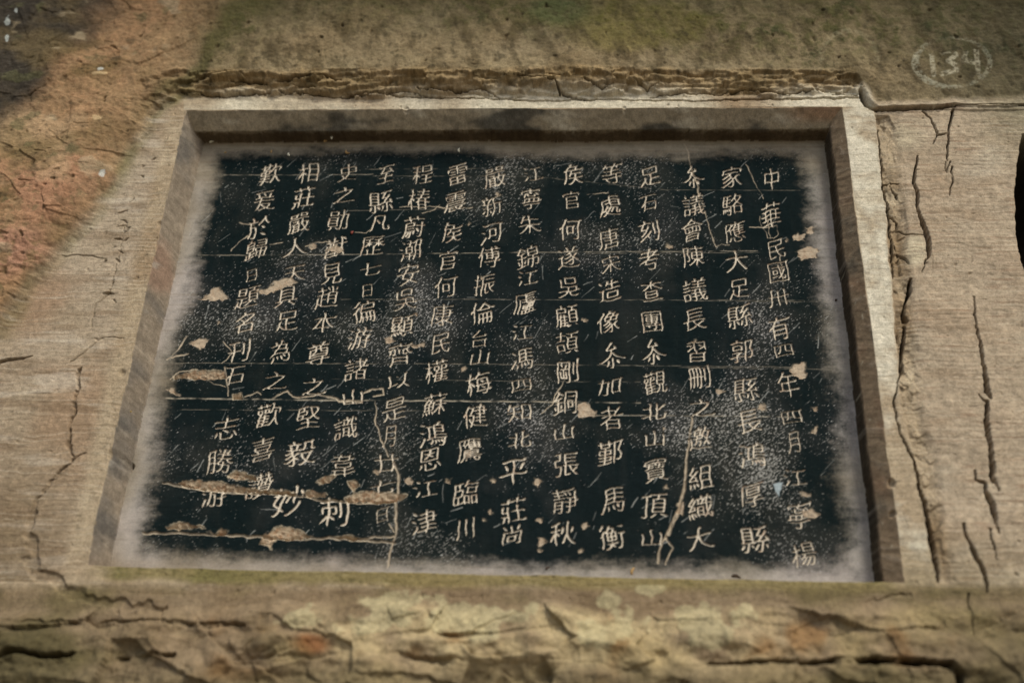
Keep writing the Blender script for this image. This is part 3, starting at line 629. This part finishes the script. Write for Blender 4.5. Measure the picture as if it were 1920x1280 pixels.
SIZE = {'日': (.62, .66), '四': (.92, .62), '山': (.95, .70), '七': (1., .62), '廿': (1.05, .85), '以': (1.05, .70), '台': (.82, .80), '江': (.92, .72), '平': (1.1, 1.15), '月': (.62, .98), '石': (.85, .85), '之': (1.05, .80), '大': (1.05, .95),
        '中': (.8, 1.1), '卅': (1., .85), '北': (1., .75), '至': (.8, .95), '人': (1.1, .8), '加': (1.1, .78), '本': (1.05, .9), '凡': (1.0, .8), '歷': (1.1, .95), '知': (1.1, .8), '官': (.9, .9), '華': (1.0, 1.25), '宋': (.85, .85), '刺': (1.2, 1.2),
        '妙': (1.3, 1.25), '寧': (1., 1.05), '臨': (1., 1.0), '尚': (.9, .8), '川': (.82, .95), '史': (.95, .85), '見': (.95, 1.0), '為': (.95, 1.0), '毅': (1.15, 1.05), '縣': (1.12, 1.05), '議': (1.08, 1.05), '北 ': (1, 1), '民': (.85, .95),
        '朱': (1.05, .92), '足': (.95, .95), '馬': (1., 1.1), '鴻': (1.1, 1.0), '天': (1., .8), '游': (1., .95), '志': (1.05, 1.), '年': (.9, 1.15), '有': (1., 1.05), '顯': (1., .95)}
NG = 112
def brush(ch, seed):
    """ink shape of one character on a small raster, from the outlines Blender's own font gives"""
    r = np.random.default_rng(seed)
    if ch == '叅':
        parts = [('厶', .22, .60, .54, .40), ('人', -.02, .20, 1.04, .56), ('小', .24, -.06, .54, .46)]
    else:
        parts = [(ch, 0, 0, 1, 1)]
    wn_ = np.zeros((NG, NG + 1), np.int32)
    tot = np.zeros((NG, NG), bool)
    p = r.uniform(0, 6.28, 6); am = r.uniform(.5, 1.2, 4)
    slope = r.uniform(.16, .26)
    for (c, ox, oy, sx, sy) in parts:
        wn_[:] = 0
        for poly in GLYPH[c]:
            x = ox + sx * poly[:, 0]; y = oy + sy * (poly[:, 1] + .09)
            x, y = x + .030 * am[0] * np.sin(6.0 * y + p[0]) + .014 * am[1] * np.sin(13 * y + p[1]) - .03 * (y - .5), \
                   y + slope * (x - .5) + .028 * am[2] * np.sin(5.5 * x + p[2]) + .010 * am[3] * np.sin(12 * x + p[3]) - .05 * (x - .5) ** 2
            x = (x * .90 + .05) * NG; y = (y * .86 + .075) * NG
            x1, y1 = np.roll(x, -1), np.roll(y, -1)
            for xa, ya, xb, yb in zip(x, y, x1, y1):
                if ya == yb: continue
                sg = 1 if yb > ya else -1
                lo, hi = (ya, yb) if ya < yb else (yb, ya)
                rows = np.arange(max(0, math.ceil(lo - .5)), min(NG, math.ceil(hi - .5)))
                if len(rows) == 0: continue
                cx = xa + (rows + .5 - ya) * (xb - xa) / (yb - ya)
                np.add.at(wn_, (rows, np.clip(np.ceil(cx - .5).astype(int), 0, NG)), sg)
        tot |= np.cumsum(wn_, 1)[:, :NG] != 0
    return ink(thin(tot), r, seed)
NB = [(-1, 0), (-1, 1), (0, 1), (1, 1), (1, 0), (1, -1), (0, -1), (-1, -1)]
def thin(m):
    """centre lines of the strokes (Zhang-Suen)"""
    m = np.pad(m, 1).astype(np.uint8)
    while True:
        ch = False
        for ph in (0, 1):
            P = [np.roll(np.roll(m, -dy, 0), -dx, 1) for dy, dx in NB]
            B = sum(P)
            Aq = sum(((P[k] == 0) & (P[(k + 1) % 8] == 1)).astype(np.uint8) for k in range(8))
            if ph == 0: c = (P[0] * P[2] * P[4] == 0) & (P[2] * P[4] * P[6] == 0)
            else: c = (P[0] * P[2] * P[6] == 0) & (P[0] * P[4] * P[6] == 0)
            d = (m == 1) & (B >= 2) & (B <= 6) & (Aq == 1) & c
            if d.any(): m[d] = 0; ch = True
        if not ch: break
    return m[1:-1, 1:-1]
def ink(sk, r, seed):
    """draw the centre lines with a brush that presses and lifts"""
    pts = set(zip(*[q.tolist() for q in np.nonzero(sk)]))
    nb = lambda p: [(p[0] + a_, p[1] + b_) for a_, b_ in NB if (p[0] + a_, p[1] + b_) in pts]
    deg = {p: len(nb(p)) for p in pts}
    base = NG * float(np.interp(len(pts), [250, 900], [.0232, .0178])) * r.uniform(.92, 1.08)
    # local direction of the stroke: level strokes thin, upright ones full
    yy, xx = np.nonzero(sk)
    wid = {}
    arr = np.stack([xx, yy], 1).astype(float)
    for p in pts:
        d = arr - (p[1], p[0]); nr = d[(d ** 2).sum(1) <= 36]
        c = np.cov(nr.T) if len(nr) > 3 else np.eye(2)
        an = .5 * math.atan2(2 * c[0, 1], c[0, 0] - c[1, 1])
        wid[p] = base * (.86 + .30 * abs(math.sin(an)) ** 1.5 + (.16 if math.sin(2 * an) < -.5 else 0))
    extra = []
    for p in [q for q in pts if deg[q] == 1]:
        path = [p]; seen = {p}; cur = p
        while len(path) < 26:
            nx_ = [q for q in nb(cur) if q not in seen]
            if not nx_ or deg[cur] > 2: break
            cur = nx_[0]; path.append(cur); seen.update(nx_)
        if len(path) < 4:
            continue
        q = path[min(9, len(path) - 1)]
        dx, dy = p[1] - q[1], p[0] - q[0]; L_ = math.hypot(dx, dy) + 1e-6; dx /= L_; dy /= L_
        n_ = len(path)
        for k, w in enumerate(path):
            t = k / 14.0
            if dy < -.35 and dx < .35:                  # falling to the left or straight down: lifts to a point
                f_ = .28 + .72 * min(1, t * (1.0 if dx < -.3 else 1.9))
            elif dy < -.3 and dx >= .35:                # falling to the right: presses, then lifts
                f_ = .35 + 1.0 * min(1, k / 5.) if k < 7 else 1.35 - .35 * min(1, (k - 7) / 12.)
            elif dx > .6:                               # end of a level stroke
                f_ = 1.38 - .45 * min(1, k / 8.)
            elif dx < -.6:                              # start of a level stroke
                f_ = .75 + .45 * min(1, k / 4.) if k < 5 else 1.2 - .25 * min(1, (k - 5) / 7.)
            else:                                       # start of an upright stroke
                f_ = 1.28 - .28 * min(1, k / 8.)
            wid[w] = wid[w] * f_
        ext = 8.5 if dy < -.25 and abs(dx) > .3 else (6.0 if dy < -.3 else (4.0 if abs(dx) > .6 else 2.5))
        for k in range(1, int(ext * 2)):
            f_ = max(.15, 1 - k / (ext * 2)) if dy < -.3 and dx < .35 else max(.4, 1 - k / (ext * 2.2))
            cv_ = k * .5 / ext
            extra.append((p[0] + dy * k * .5 + (1.6 * cv_ * cv_ if dy < -.25 and abs(dx) > .3 else 0), p[1] + dx * k * .5, wid[p] * f_))
    f = np.zeros((NG + 20, NG + 20), np.float32)
    st = [(p[0], p[1], w) for p, w in wid.items()] + extra
    gy, gx = np.mgrid[-9:10, -9:10]
    for (y, x, w) in st:
        y += 10; x += 10
        iy, ix = int(round(y)), int(round(x))
        if not (9 <= iy < NG + 11 and 9 <= ix < NG + 11): continue
        d = np.hypot(gx - (x - ix), (gy - (y - iy)) * 1.06)
        sub = f[iy - 9:iy + 10, ix - 9:ix + 10]
        np.maximum(sub, np.clip(1 - d / (2 * max(w, .6)), 0, 1), out=sub)     # .5 on the outline of the stroke
    f = f[10:-10, 10:-10]
    k = np.exp(-(np.arange(-3, 4) / 1.0) ** 2 / 2); k /= k.sum()
    f = np.apply_along_axis(lambda q: np.convolve(q, k, 'same'), 1, f)
    f = np.apply_along_axis(lambda q: np.convolve(q, k, 'same'), 0, f)
    gx, gy = np.meshgrid(np.arange(NG) / NG, np.arange(NG) / NG)
    return (f * 1.06 * (1 + .14 * noise(gx * 7, gy * 7, seed % 97) + .12 * noise(gx * 18, gy * 18, seed % 89))).astype(np.float32)
def outlines(chars):
    cu = bpy.data.curves.new('glyphs', 'FONT'); cu.body = chars
    ob = bpy.data.objects.new('glyphs', cu); col.objects.link(ob)
    dg = bpy.context.evaluated_depsgraph_get()
    c = ob.evaluated_get(dg).to_curve(dg)
    res = {ch: [] for ch in chars}
    for sp in c.splines:
        bp = sp.bezier_points; n = len(bp); pts = []
        for k in range(n):
            a, b = bp[k], bp[(k + 1) % n]
            P = np.array([a.co[:2], a.handle_right[:2], b.handle_left[:2], b.co[:2]])
            tt = np.linspace(0, 1, 6)[:-1, None]
            pts.append((1 - tt) ** 3 * P[0] + 3 * (1 - tt) ** 2 * tt * P[1] + 3 * (1 - tt) * tt ** 2 * P[2] + tt ** 3 * P[3])
        res[chars[sp.character_index]].append(np.concatenate(pts))
    ob.to_curve_clear() if hasattr(ob, 'to_curve_clear') else None
    bpy.data.objects.remove(ob); bpy.data.curves.remove(cu)
    for ch in chars:                                    # every glyph of this face is one em wide
        lo = min(q[:, 0].min() for q in res[ch]); hi = max(q[:, 0].max() for q in res[ch])
        sh = (lo + hi) / 2 - .5
        em = 1.0
        base = math.floor(lo + 1e-3) if False else None
        for q in res[ch]: q[:, 0] -= sh
    return res
allch = ''.join(sorted(set(''.join(t for t, _ in TEXT)) - {'叅'})) + '厶人小'
allch = ''.join(dict.fromkeys(allch))
GLYPH = outlines(allch)
char_id = np.zeros(X.shape, np.int16)
char_info = []
cidx = 0
for ti, (txt, pos) in enumerate(TEXT):
    for ci, (ch, (u, v)) in enumerate(zip(txt, pos)):
        cidx += 1
        f = brush(ch, 1000 + cidx)
        E = np.interp(v, [320, 1010], [48.5, 60]) * (1 + .03 * math.sin(cidx * 2.3))
        sw, sh = SIZE.get(ch, (1, 1))
        x0, z0 = wall(u, v, -DEP)
        xa, _ = wall(u - E / 2 * sw, v, -DEP); xb, _ = wall(u + E / 2 * sw, v, -DEP)
        _, za = wall(u, v + E / 2 * sh, -DEP); _, zb = wall(u, v - E / 2 * sh, -DEP)
        wx, wz = (xb - xa) * .96, (zb - za) * .98
        s = box([(x0 - wx / 2, z0 - wz / 2), (x0 + wx / 2, z0 + wz / 2)], .002)
        gx = ((X[s] - x0) / wx + .5) * NG - .5; gz = ((Z[s] - z0) / wz + .5) * NG - .5
        ok = (gx > 0) & (gx < NG - 1.01) & (gz > 0) & (gz < NG - 1.01)
        gx = np.clip(gx, 0, NG - 1.01); gz = np.clip(gz, 0, NG - 1.01)
        i = gx.astype(int); j = gz.astype(int); fx = gx - i; fz = gz - j
        g = (f[j, i] * (1 - fx) + f[j, i + 1] * fx) * (1 - fz) + (f[j + 1, i] * (1 - fx) + f[j + 1, i + 1] * fx) * fz
        g = np.where(ok, g, 0) * ins[s] * np.where(chip_id[s] > 0, .35, 1)
        H[s] -= .0029 * np.clip(g * 1.35, 0, 1) ** 1.2
        m = ss(.40, .56, g)
        mixs(s, lin(198, 185, 164), m * (.93 - .25 * np.clip(n_fin[s], 0, 1)))
        mixs(s, lin(150, 122, 98), m * ss(.1, .5, n_fin[s] + .5 * n_gr[s]) * .5)
        c = char_id[s]; c[m > .5] = cidx
        char_info.append((cidx, ch, E * E * sw * sh))

# ------------------------------------------------------------------ the number painted on the rock
num_id = np.zeros(X.shape, np.int16)
upu = (sd_up > 0)
brk_ = ss(-.30, .12, n_gr + .8 * n_fin)
fade = brk_ * np.clip(.62 + .9 * fbm(X * 16, Z * 16, 4, 95), .12, 1)
s_ = (slice(None), slice(None))
ell = np.abs(np.hypot((U - 1786) / 70., (V - 117) / 46.) - 1)
rw = np.interp(np.arctan2(V - 117, U - 1786), [-3.14, -1.6, -.6, .6, 1.6, 2.4, 3.14], [.10, .055, .07, .075, .085, .12, .10])
m = ss(rw * 1.25, rw * .7, ell + .03 * n_fin) * (np.hypot(U - 1786, V - 117) < 120)
mix(lin(150, 146, 124), m * fade * .8 * np.interp(np.arctan2(V - 117, U - 1786), [-3.14, -2, -.8, .9, 2.0, 3.14], [.95, .4, .45, .5, .95, .95]))
num_id[(m > .5)] = 1
DIG = [[[(1746, 97), (1751, 140)]], [[(1767, 99), (1787, 94), (1793, 104), (1777, 114), (1792, 122), (1793, 132), (1767, 139)]], [[(1814, 90), (1806, 114), (1834, 118)], [(1829, 86), (1835, 140)]]]
for q, strokes in enumerate(DIG):
    for k, st in enumerate(strokes):
        hh = .034
        s, d, _ = line_dist(W(st, .034), .02, .002, 40, 700 + q)
        # the strokes are laid out on the proud rock, so use the relief-corrected place
        du = np.full(U[s].shape, 1e9, np.float32)
        for a_, b_ in zip(st[:-1], st[1:]):
            dx, dz = b_[0] - a_[0], b_[1] - a_[1]
            tt = np.clip(((U[s] - a_[0]) * dx + (V[s] - a_[1]) * dz) / (dx * dx + dz * dz), 0, 1)
            du = np.minimum(du, np.hypot(U[s] - a_[0] - tt * dx, V[s] - a_[1] - tt * dz))
        m = ss(6.0, 3.4, du + 2 * n_fin[s])
        mixs(s, lin(172, 164, 138), m * np.clip(fade[s] * (.9, .7, .45)[q] + .05, 0, 1))
        c = num_id[s]; c[m > .5] = 2 + q
el2 = np.abs(np.hypot((U - 1592) / 52., (V - 108) / 50.) - 1)
mix(lin(156, 146, 116), ss(.13, .06, el2 + .04 * n_fin) * (V < 118) * .30 * fade)

C *= (1 + (.22 * n_gr + .14 * n_fin + .08 * n_mid) * np.where(inside, .5, 1))[..., None]
C = np.clip(C, .004, .8)

# ------------------------------------------------------------------ materials
def stone_mat(name, rough=.9, bump=.6, grain=.34, spec=.12):
    m = bpy.data.materials.new(name); m.use_nodes = True
    nt = m.node_tree; N = nt.nodes; L = nt.links
    b = N['Principled BSDF']
    b.inputs['Roughness'].default_value = rough
    b.inputs['Specular IOR Level'].default_value = spec
    at = N.new('ShaderNodeAttribute'); at.attribute_name = 'stone_colour'
    tc = N.new('ShaderNodeTexCoord')
    n1 = N.new('ShaderNodeTexNoise'); n1.inputs['Scale'].default_value = 420; n1.inputs['Detail'].default_value = 5; n1.inputs['Roughness'].default_value = .65
    n2 = N.new('ShaderNodeTexNoise'); n2.inputs['Scale'].default_value = 90; n2.inputs['Detail'].default_value = 6
    L.new(tc.outputs['Object'], n1.inputs['Vector']); L.new(tc.outputs['Object'], n2.inputs['Vector'])
    mr = N.new('ShaderNodeMapRange'); mr.inputs[1].default_value = .25; mr.inputs[2].default_value = .75; mr.inputs[3].default_value = 1 - grain; mr.inputs[4].default_value = 1 + grain
    mr2 = N.new('ShaderNodeMapRange'); mr2.inputs[1].default_value = .25; mr2.inputs[2].default_value = .75; mr2.inputs[3].default_value = 1 - grain * .7; mr2.inputs[4].default_value = 1 + grain * .7
    L.new(n1.outputs['Fac'], mr.inputs[0]); L.new(n2.outputs['Fac'], mr2.inputs[0])
    mu = N.new('ShaderNodeMath'); mu.operation = 'MULTIPLY'
    L.new(mr.outputs[0], mu.inputs[0]); L.new(mr2.outputs[0], mu.inputs[1])
    vm_ = N.new('ShaderNodeVectorMath'); vm_.operation = 'SCALE'
    L.new(at.outputs['Color'], vm_.inputs[0]); L.new(mu.outputs[0], vm_.inputs['Scale'])
    L.new(vm_.outputs[0], b.inputs['Base Color'])
    bp = N.new('ShaderNodeBump'); bp.inputs['Strength'].default_value = bump; bp.inputs['Distance'].default_value = .0012
    ad = N.new('ShaderNodeMath'); ad.operation = 'ADD'
    L.new(n1.outputs['Fac'], ad.inputs[0]); L.new(n2.outputs['Fac'], ad.inputs[1])
    L.new(ad.outputs[0], bp.inputs['Height']); L.new(bp.outputs[0], b.inputs['Normal'])
    return m
M_rock = stone_mat('weathered_sandstone')
M_face = stone_mat('painted_stone_face', .9, .30, .16, .03)
M_cut = stone_mat('cut_stone', .9, .25, .12, .1)

def flat_mat(name, c, rough=.8):
    m = bpy.data.materials.new(name); m.use_nodes = True
    nt = m.node_tree; b = nt.nodes['Principled BSDF']; b.inputs['Roughness'].default_value = rough
    n = nt.nodes.new('ShaderNodeTexNoise'); n.inputs['Scale'].default_value = 300; n.inputs['Detail'].default_value = 4
    r = nt.nodes.new('ShaderNodeValToRGB')
    r.color_ramp.elements[0].color = tuple(float(q) * .6 for q in c) + (1,); r.color_ramp.elements[1].color = tuple(min(1, float(q) * 1.25) for q in c) + (1,)
    nt.links.new(n.outputs['Fac'], r.inputs[0]); nt.links.new(r.outputs[0], b.inputs['Base Color'])
    return m

# ------------------------------------------------------------------ cut the wall into its objects
def cell(a):
    return (a[:-1, :-1] + a[1:, :-1] + a[:-1, 1:] + a[1:, 1:]) / 4
def cmax(a):
    return np.maximum(np.maximum(a[:-1, :-1], a[1:, :-1]), np.maximum(a[:-1, 1:], a[1:, 1:]))
def cmaj(a):                                             # the id at least two corners of the cell share
    p, q, r, w = a[:-1, :-1], a[1:, :-1], a[:-1, 1:], a[1:, 1:]
    return np.where((p == q) | (p == r) | (p == w), p, np.where((q == r) | (q == w), q, r))
ROCK, BORDER, FACE, TOP, LEFT, RIGHT, BOT = range(7)
vid = np.full(X.shape, ROCK, np.int32)
bord = outside & (sd_up < .003) & (((X < OX0) & (X > OX0 - .035) & (Z > OZ0 - .02)) | ((X > OX1) & (dr < 0)) | ((Z > OZ1) & (X > OX0 - .02) & (X < OX1 + .05)) | ((Z < OZ0) & (Z > OZ0 - .035))) & (X > OX0 - .035) & (X < OX1 + .12) & (Z > OZ0 - .035) & (Z < OZ1 + .05)
vid[bord] = BORDER
vid[inside] = FACE
vid[top_r] = TOP; vid[left_r] = LEFT; vid[right_r] = RIGHT; vid[bot_r] = BOT
vid[(num_id > 0) & (vid == ROCK)] = 1000 + num_id[(num_id > 0) & (vid == ROCK)]
mchip = (chip_id > 0) & inside
vid[mchip] = 2000 + chip_id[mchip]
mchar = (char_id > 0) & inside
vid[mchar] = 3000 + char_id[mchar]
fid = cmaj(vid).ravel()
big = sorted(char_info, key=lambda q: -q[2])
keep = {q[0] for q in big[:100]}
lut = np.arange(4000); 
for (k, _, _) in char_info:
    if k not in keep: lut[3000 + k] = 3999
fid = lut[fid]
order = np.argsort(fid, kind='stable')
ids, starts = np.unique(fid[order], return_index=True)
groups = dict(zip(ids.tolist(), np.split(order, starts[1:])))
co = np.stack([X, -H, Z], -1).reshape(-1, 3).astype(np.float32)
cc = np.concatenate([C, np.ones(X.shape + (1,), np.float32)], -1).reshape(-1, 4).astype(np.float32)

def patch(name, key, mat, parent=None, org=(0, 0, 0)):
    cells = groups.get(key)
    if cells is None or len(cells) == 0: return None
    j, i = cells // (nx - 1), cells % (nx - 1)
    v00 = j * nx + i
    q = np.stack([v00, v00 + 1, v00 + nx + 1, v00 + nx], 1)
    used, inv = np.unique(q.ravel(), return_inverse=True)
    me = bpy.data.meshes.new(name)
    me.vertices.add(len(used)); me.vertices.foreach_set('co', (co[used] - np.array(org, np.float32)).ravel())
    me.loops.add(q.size); me.loops.foreach_set('vertex_index', inv.ravel().astype(np.int32))
    me.polygons.add(len(q)); me.polygons.foreach_set('loop_start', np.arange(0, q.size, 4, dtype=np.int32))
    me.update(calc_edges=True)
    me.shade_smooth()
    at = me.attributes.new('stone_colour', 'FLOAT_COLOR', 'POINT')
    at.data.foreach_set('color', cc[used].ravel())
    me.materials.append(mat)
    ob = bpy.data.objects.new(name, me); col.objects.link(ob)
    if parent: ob.parent = parent
    return ob
def thing(name, label, cat, loc=(0, 0, 0), group=None):
    o = bpy.data.objects.new(name, None); col.objects.link(o)
    o.location = loc; o['label'] = label; o['category'] = cat; o.empty_display_size = .05
    if group: o['group'] = group
    return o

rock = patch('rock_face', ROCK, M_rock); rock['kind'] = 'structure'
tab_loc = ((OX0 + OX1) / 2, 0, OZ0)
tab = thing('carved_tablet', 'black painted stone tablet with columns of pale carved Chinese writing, set in the rock', 'inscription', tab_loc)
o = patch('border', BORDER, M_rock, tab, tab_loc); o['label'] = 'pale dressed stone margin round the recess'
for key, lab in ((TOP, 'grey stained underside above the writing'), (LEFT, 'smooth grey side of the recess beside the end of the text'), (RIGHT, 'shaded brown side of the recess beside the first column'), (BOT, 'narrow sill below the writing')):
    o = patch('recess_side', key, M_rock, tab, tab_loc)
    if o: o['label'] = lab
face = patch('painted_face', FACE, M_face, tab, tab_loc)
for (k, ch, _) in char_info:
    if k in keep: patch('carved_character', 3000 + k, M_cut, face, tab_loc)
o = patch('carved_character', 3999, M_cut, face, tab_loc)
if o: o['kind'] = 'stuff'
for q in range(len(CHIPS)):
    patch('chipped_patch', 2001 + q, M_cut, face, tab_loc)
nloc = tuple(float(q) for q in (wall(1786, 117, .034)[0], -.034, wall(1786, 117, .034)[1]))
num = thing('painted_number', 'faded white oval with the number 134 painted on the rock at upper right', 'painted number', nloc)
patch('oval_ring', 1001, M_rock, num, nloc)
for q in range(3): patch('numeral', 1002 + q, M_rock, num, nloc)

# ------------------------------------------------------------------ small litter caught on the stone
def surf(u, v, h):
    """the stone point seen at u, v"""
    for _ in range(6):
        x, z = wall(u, v, h)
        i = min(max(np.searchsorted(xs, x), 0), nx - 1); j = min(max(np.searchsorted(zs, z), 0), ny - 1)
        h = float(H[j, i])
    return x, -h, z
def husk(name, label, cat, u, v, h, ln, wd, ang, mat, group=None, bend=.15, seed=1, out=.5):
    r = random.Random(seed)
    n, k = 9, 8
    vs_, fs = [], []
    for a_ in range(n):
        t = a_ / (n - 1); rad = wd * (math.sin(math.pi * (.06 + .88 * t)) ** .7) * (1 - .35 * t)
        for b_ in range(k):
            an = 2 * math.pi * b_ / k; rr = rad * r.uniform(.88, 1.12)
            lx = (t - .5) * ln; ly = rr * math.cos(an) * .8; lz = rr * math.sin(an) + bend * ln * math.sin(math.pi * t)
            ca, sa = math.cos(ang), math.sin(ang)
            vs_.append((lx * ca - lz * sa, ly, lx * sa + lz * ca))
    for a_ in range(n - 1):
        for b_ in range(k):
            fs.append((a_ * k + b_, a_ * k + (b_ + 1) % k, (a_ + 1) * k + (b_ + 1) % k, (a_ + 1) * k + b_))
    fs.append(tuple(range(k))[::-1]); fs.append(tuple((n - 1) * k + q for q in range(k)))
    me = bpy.data.meshes.new(name); me.from_pydata(vs_, [], fs); me.update(); me.shade_smooth(); me.materials.append(mat)
    ob = bpy.data.objects.new(name, me); col.objects.link(ob)
    x, y, z = surf(u, v, h)
    ob.location = (x, y - wd * out, z)
    ob['label'] = label; ob['category'] = cat
    if group: ob['group'] = group
    return ob
m_w = flat_mat('pale_husk', lin(214, 208, 184)); m_t = flat_mat('tan_husk', lin(160, 128, 78)); m_d = flat_mat('dark_seed', lin(58, 42, 24)); m_r = flat_mat('red_seed', lin(122, 52, 34)); m_y = flat_mat('yellow_petal', lin(172, 140, 40))
G = 'husks caught under the upper edge'
husk('insect_husk', 'white husk lying at the upper left corner of the black panel', 'husk', 398, 269, -.055, .009, .0032, .35, m_w, G, seed=1)
husk('insect_husk', 'tiny tan husk just right of the white corner husk', 'husk', 413, 264, -.055, .005, .0018, .2, m_t, G, seed=2)
husk('insect_husk', 'pale husk hanging alone on the stone margin above the fourth column from the left', 'husk', 542, 290, -.06, .008, .0024, 1.9, m_w, G, seed=3)
husk('insect_husk', 'yellowish husk on the dark band above the left columns, apart from the cluster', 'husk', 499, 257, -.05, .006, .002, 1.5, m_t, G, seed=4)
husk('insect_husk', 'brown husk at the left end of the husk cluster under the upper edge', 'husk', 612, 268, -.058, .009, .0032, .5, m_t, G, seed=5)
husk('insect_husk', 'white upright husk in the middle of the husk cluster under the upper edge', 'husk', 626, 267, -.058, .009, .0025, 1.3, m_w, G, seed=6)
husk('insect_husk', 'curled tan husk at the right end of the husk cluster under the upper edge', 'husk', 647, 264, -.058, .011, .0026, 2.3, m_t, G, seed=7, bend=.4)
husk('insect_husk', 'single white husk hanging in the dark band left of the middle', 'husk', 858, 260, -.055, .009, .0026, 1.6, m_w, G, seed=8)
husk('seed', 'dark red seed stuck between the carved characters at upper left', 'seed', 661, 437, -.06, .007, .0030, 1.2, m_r, seed=9)
husk('seed', 'yellow speck on the left side of the recess', 'seed', 258, 788, -.03, .004, .0016, .3, m_y, seed=10)
husk('leaf_scrap', 'brown leaf scrap upright on the lower sill right of the middle', 'leaf scrap', 1187, 1070, -.004, .012, .0026, 1.2, m_t, seed=11, out=.2)
husk('leaf_scrap', 'dark leaf scrap lying on the lower sill towards the right corner', 'leaf scrap', 1380, 1081, -.004, .014, .003, -.2, m_d, seed=12, out=.2)
husk('leaf_scrap', 'small dark crumb on the lower sill near the middle', 'leaf scrap', 1027, 1065, -.004, .008, .002, .5, m_d, seed=13, out=.2)
husk('seed', 'dark round seed on the white margin of the right edge of the black paint', 'seed', 1568, 563, -.06, .005, .0022, .8, m_d, seed=14)

# ------------------------------------------------------------------ the ground in front of the rock
me = bpy.data.meshes.new('ground')
me.from_pydata([(-60, -80, -1.55), (60, -80, -1.55), (60, .3, -1.55), (-60, .3, -1.55)], [], [(0, 1, 2, 3)])
me.materials.append(flat_mat('paving', lin(118, 108, 92)))
g_ = bpy.data.objects.new('ground', me); col.objects.link(g_); g_['kind'] = 'structure'
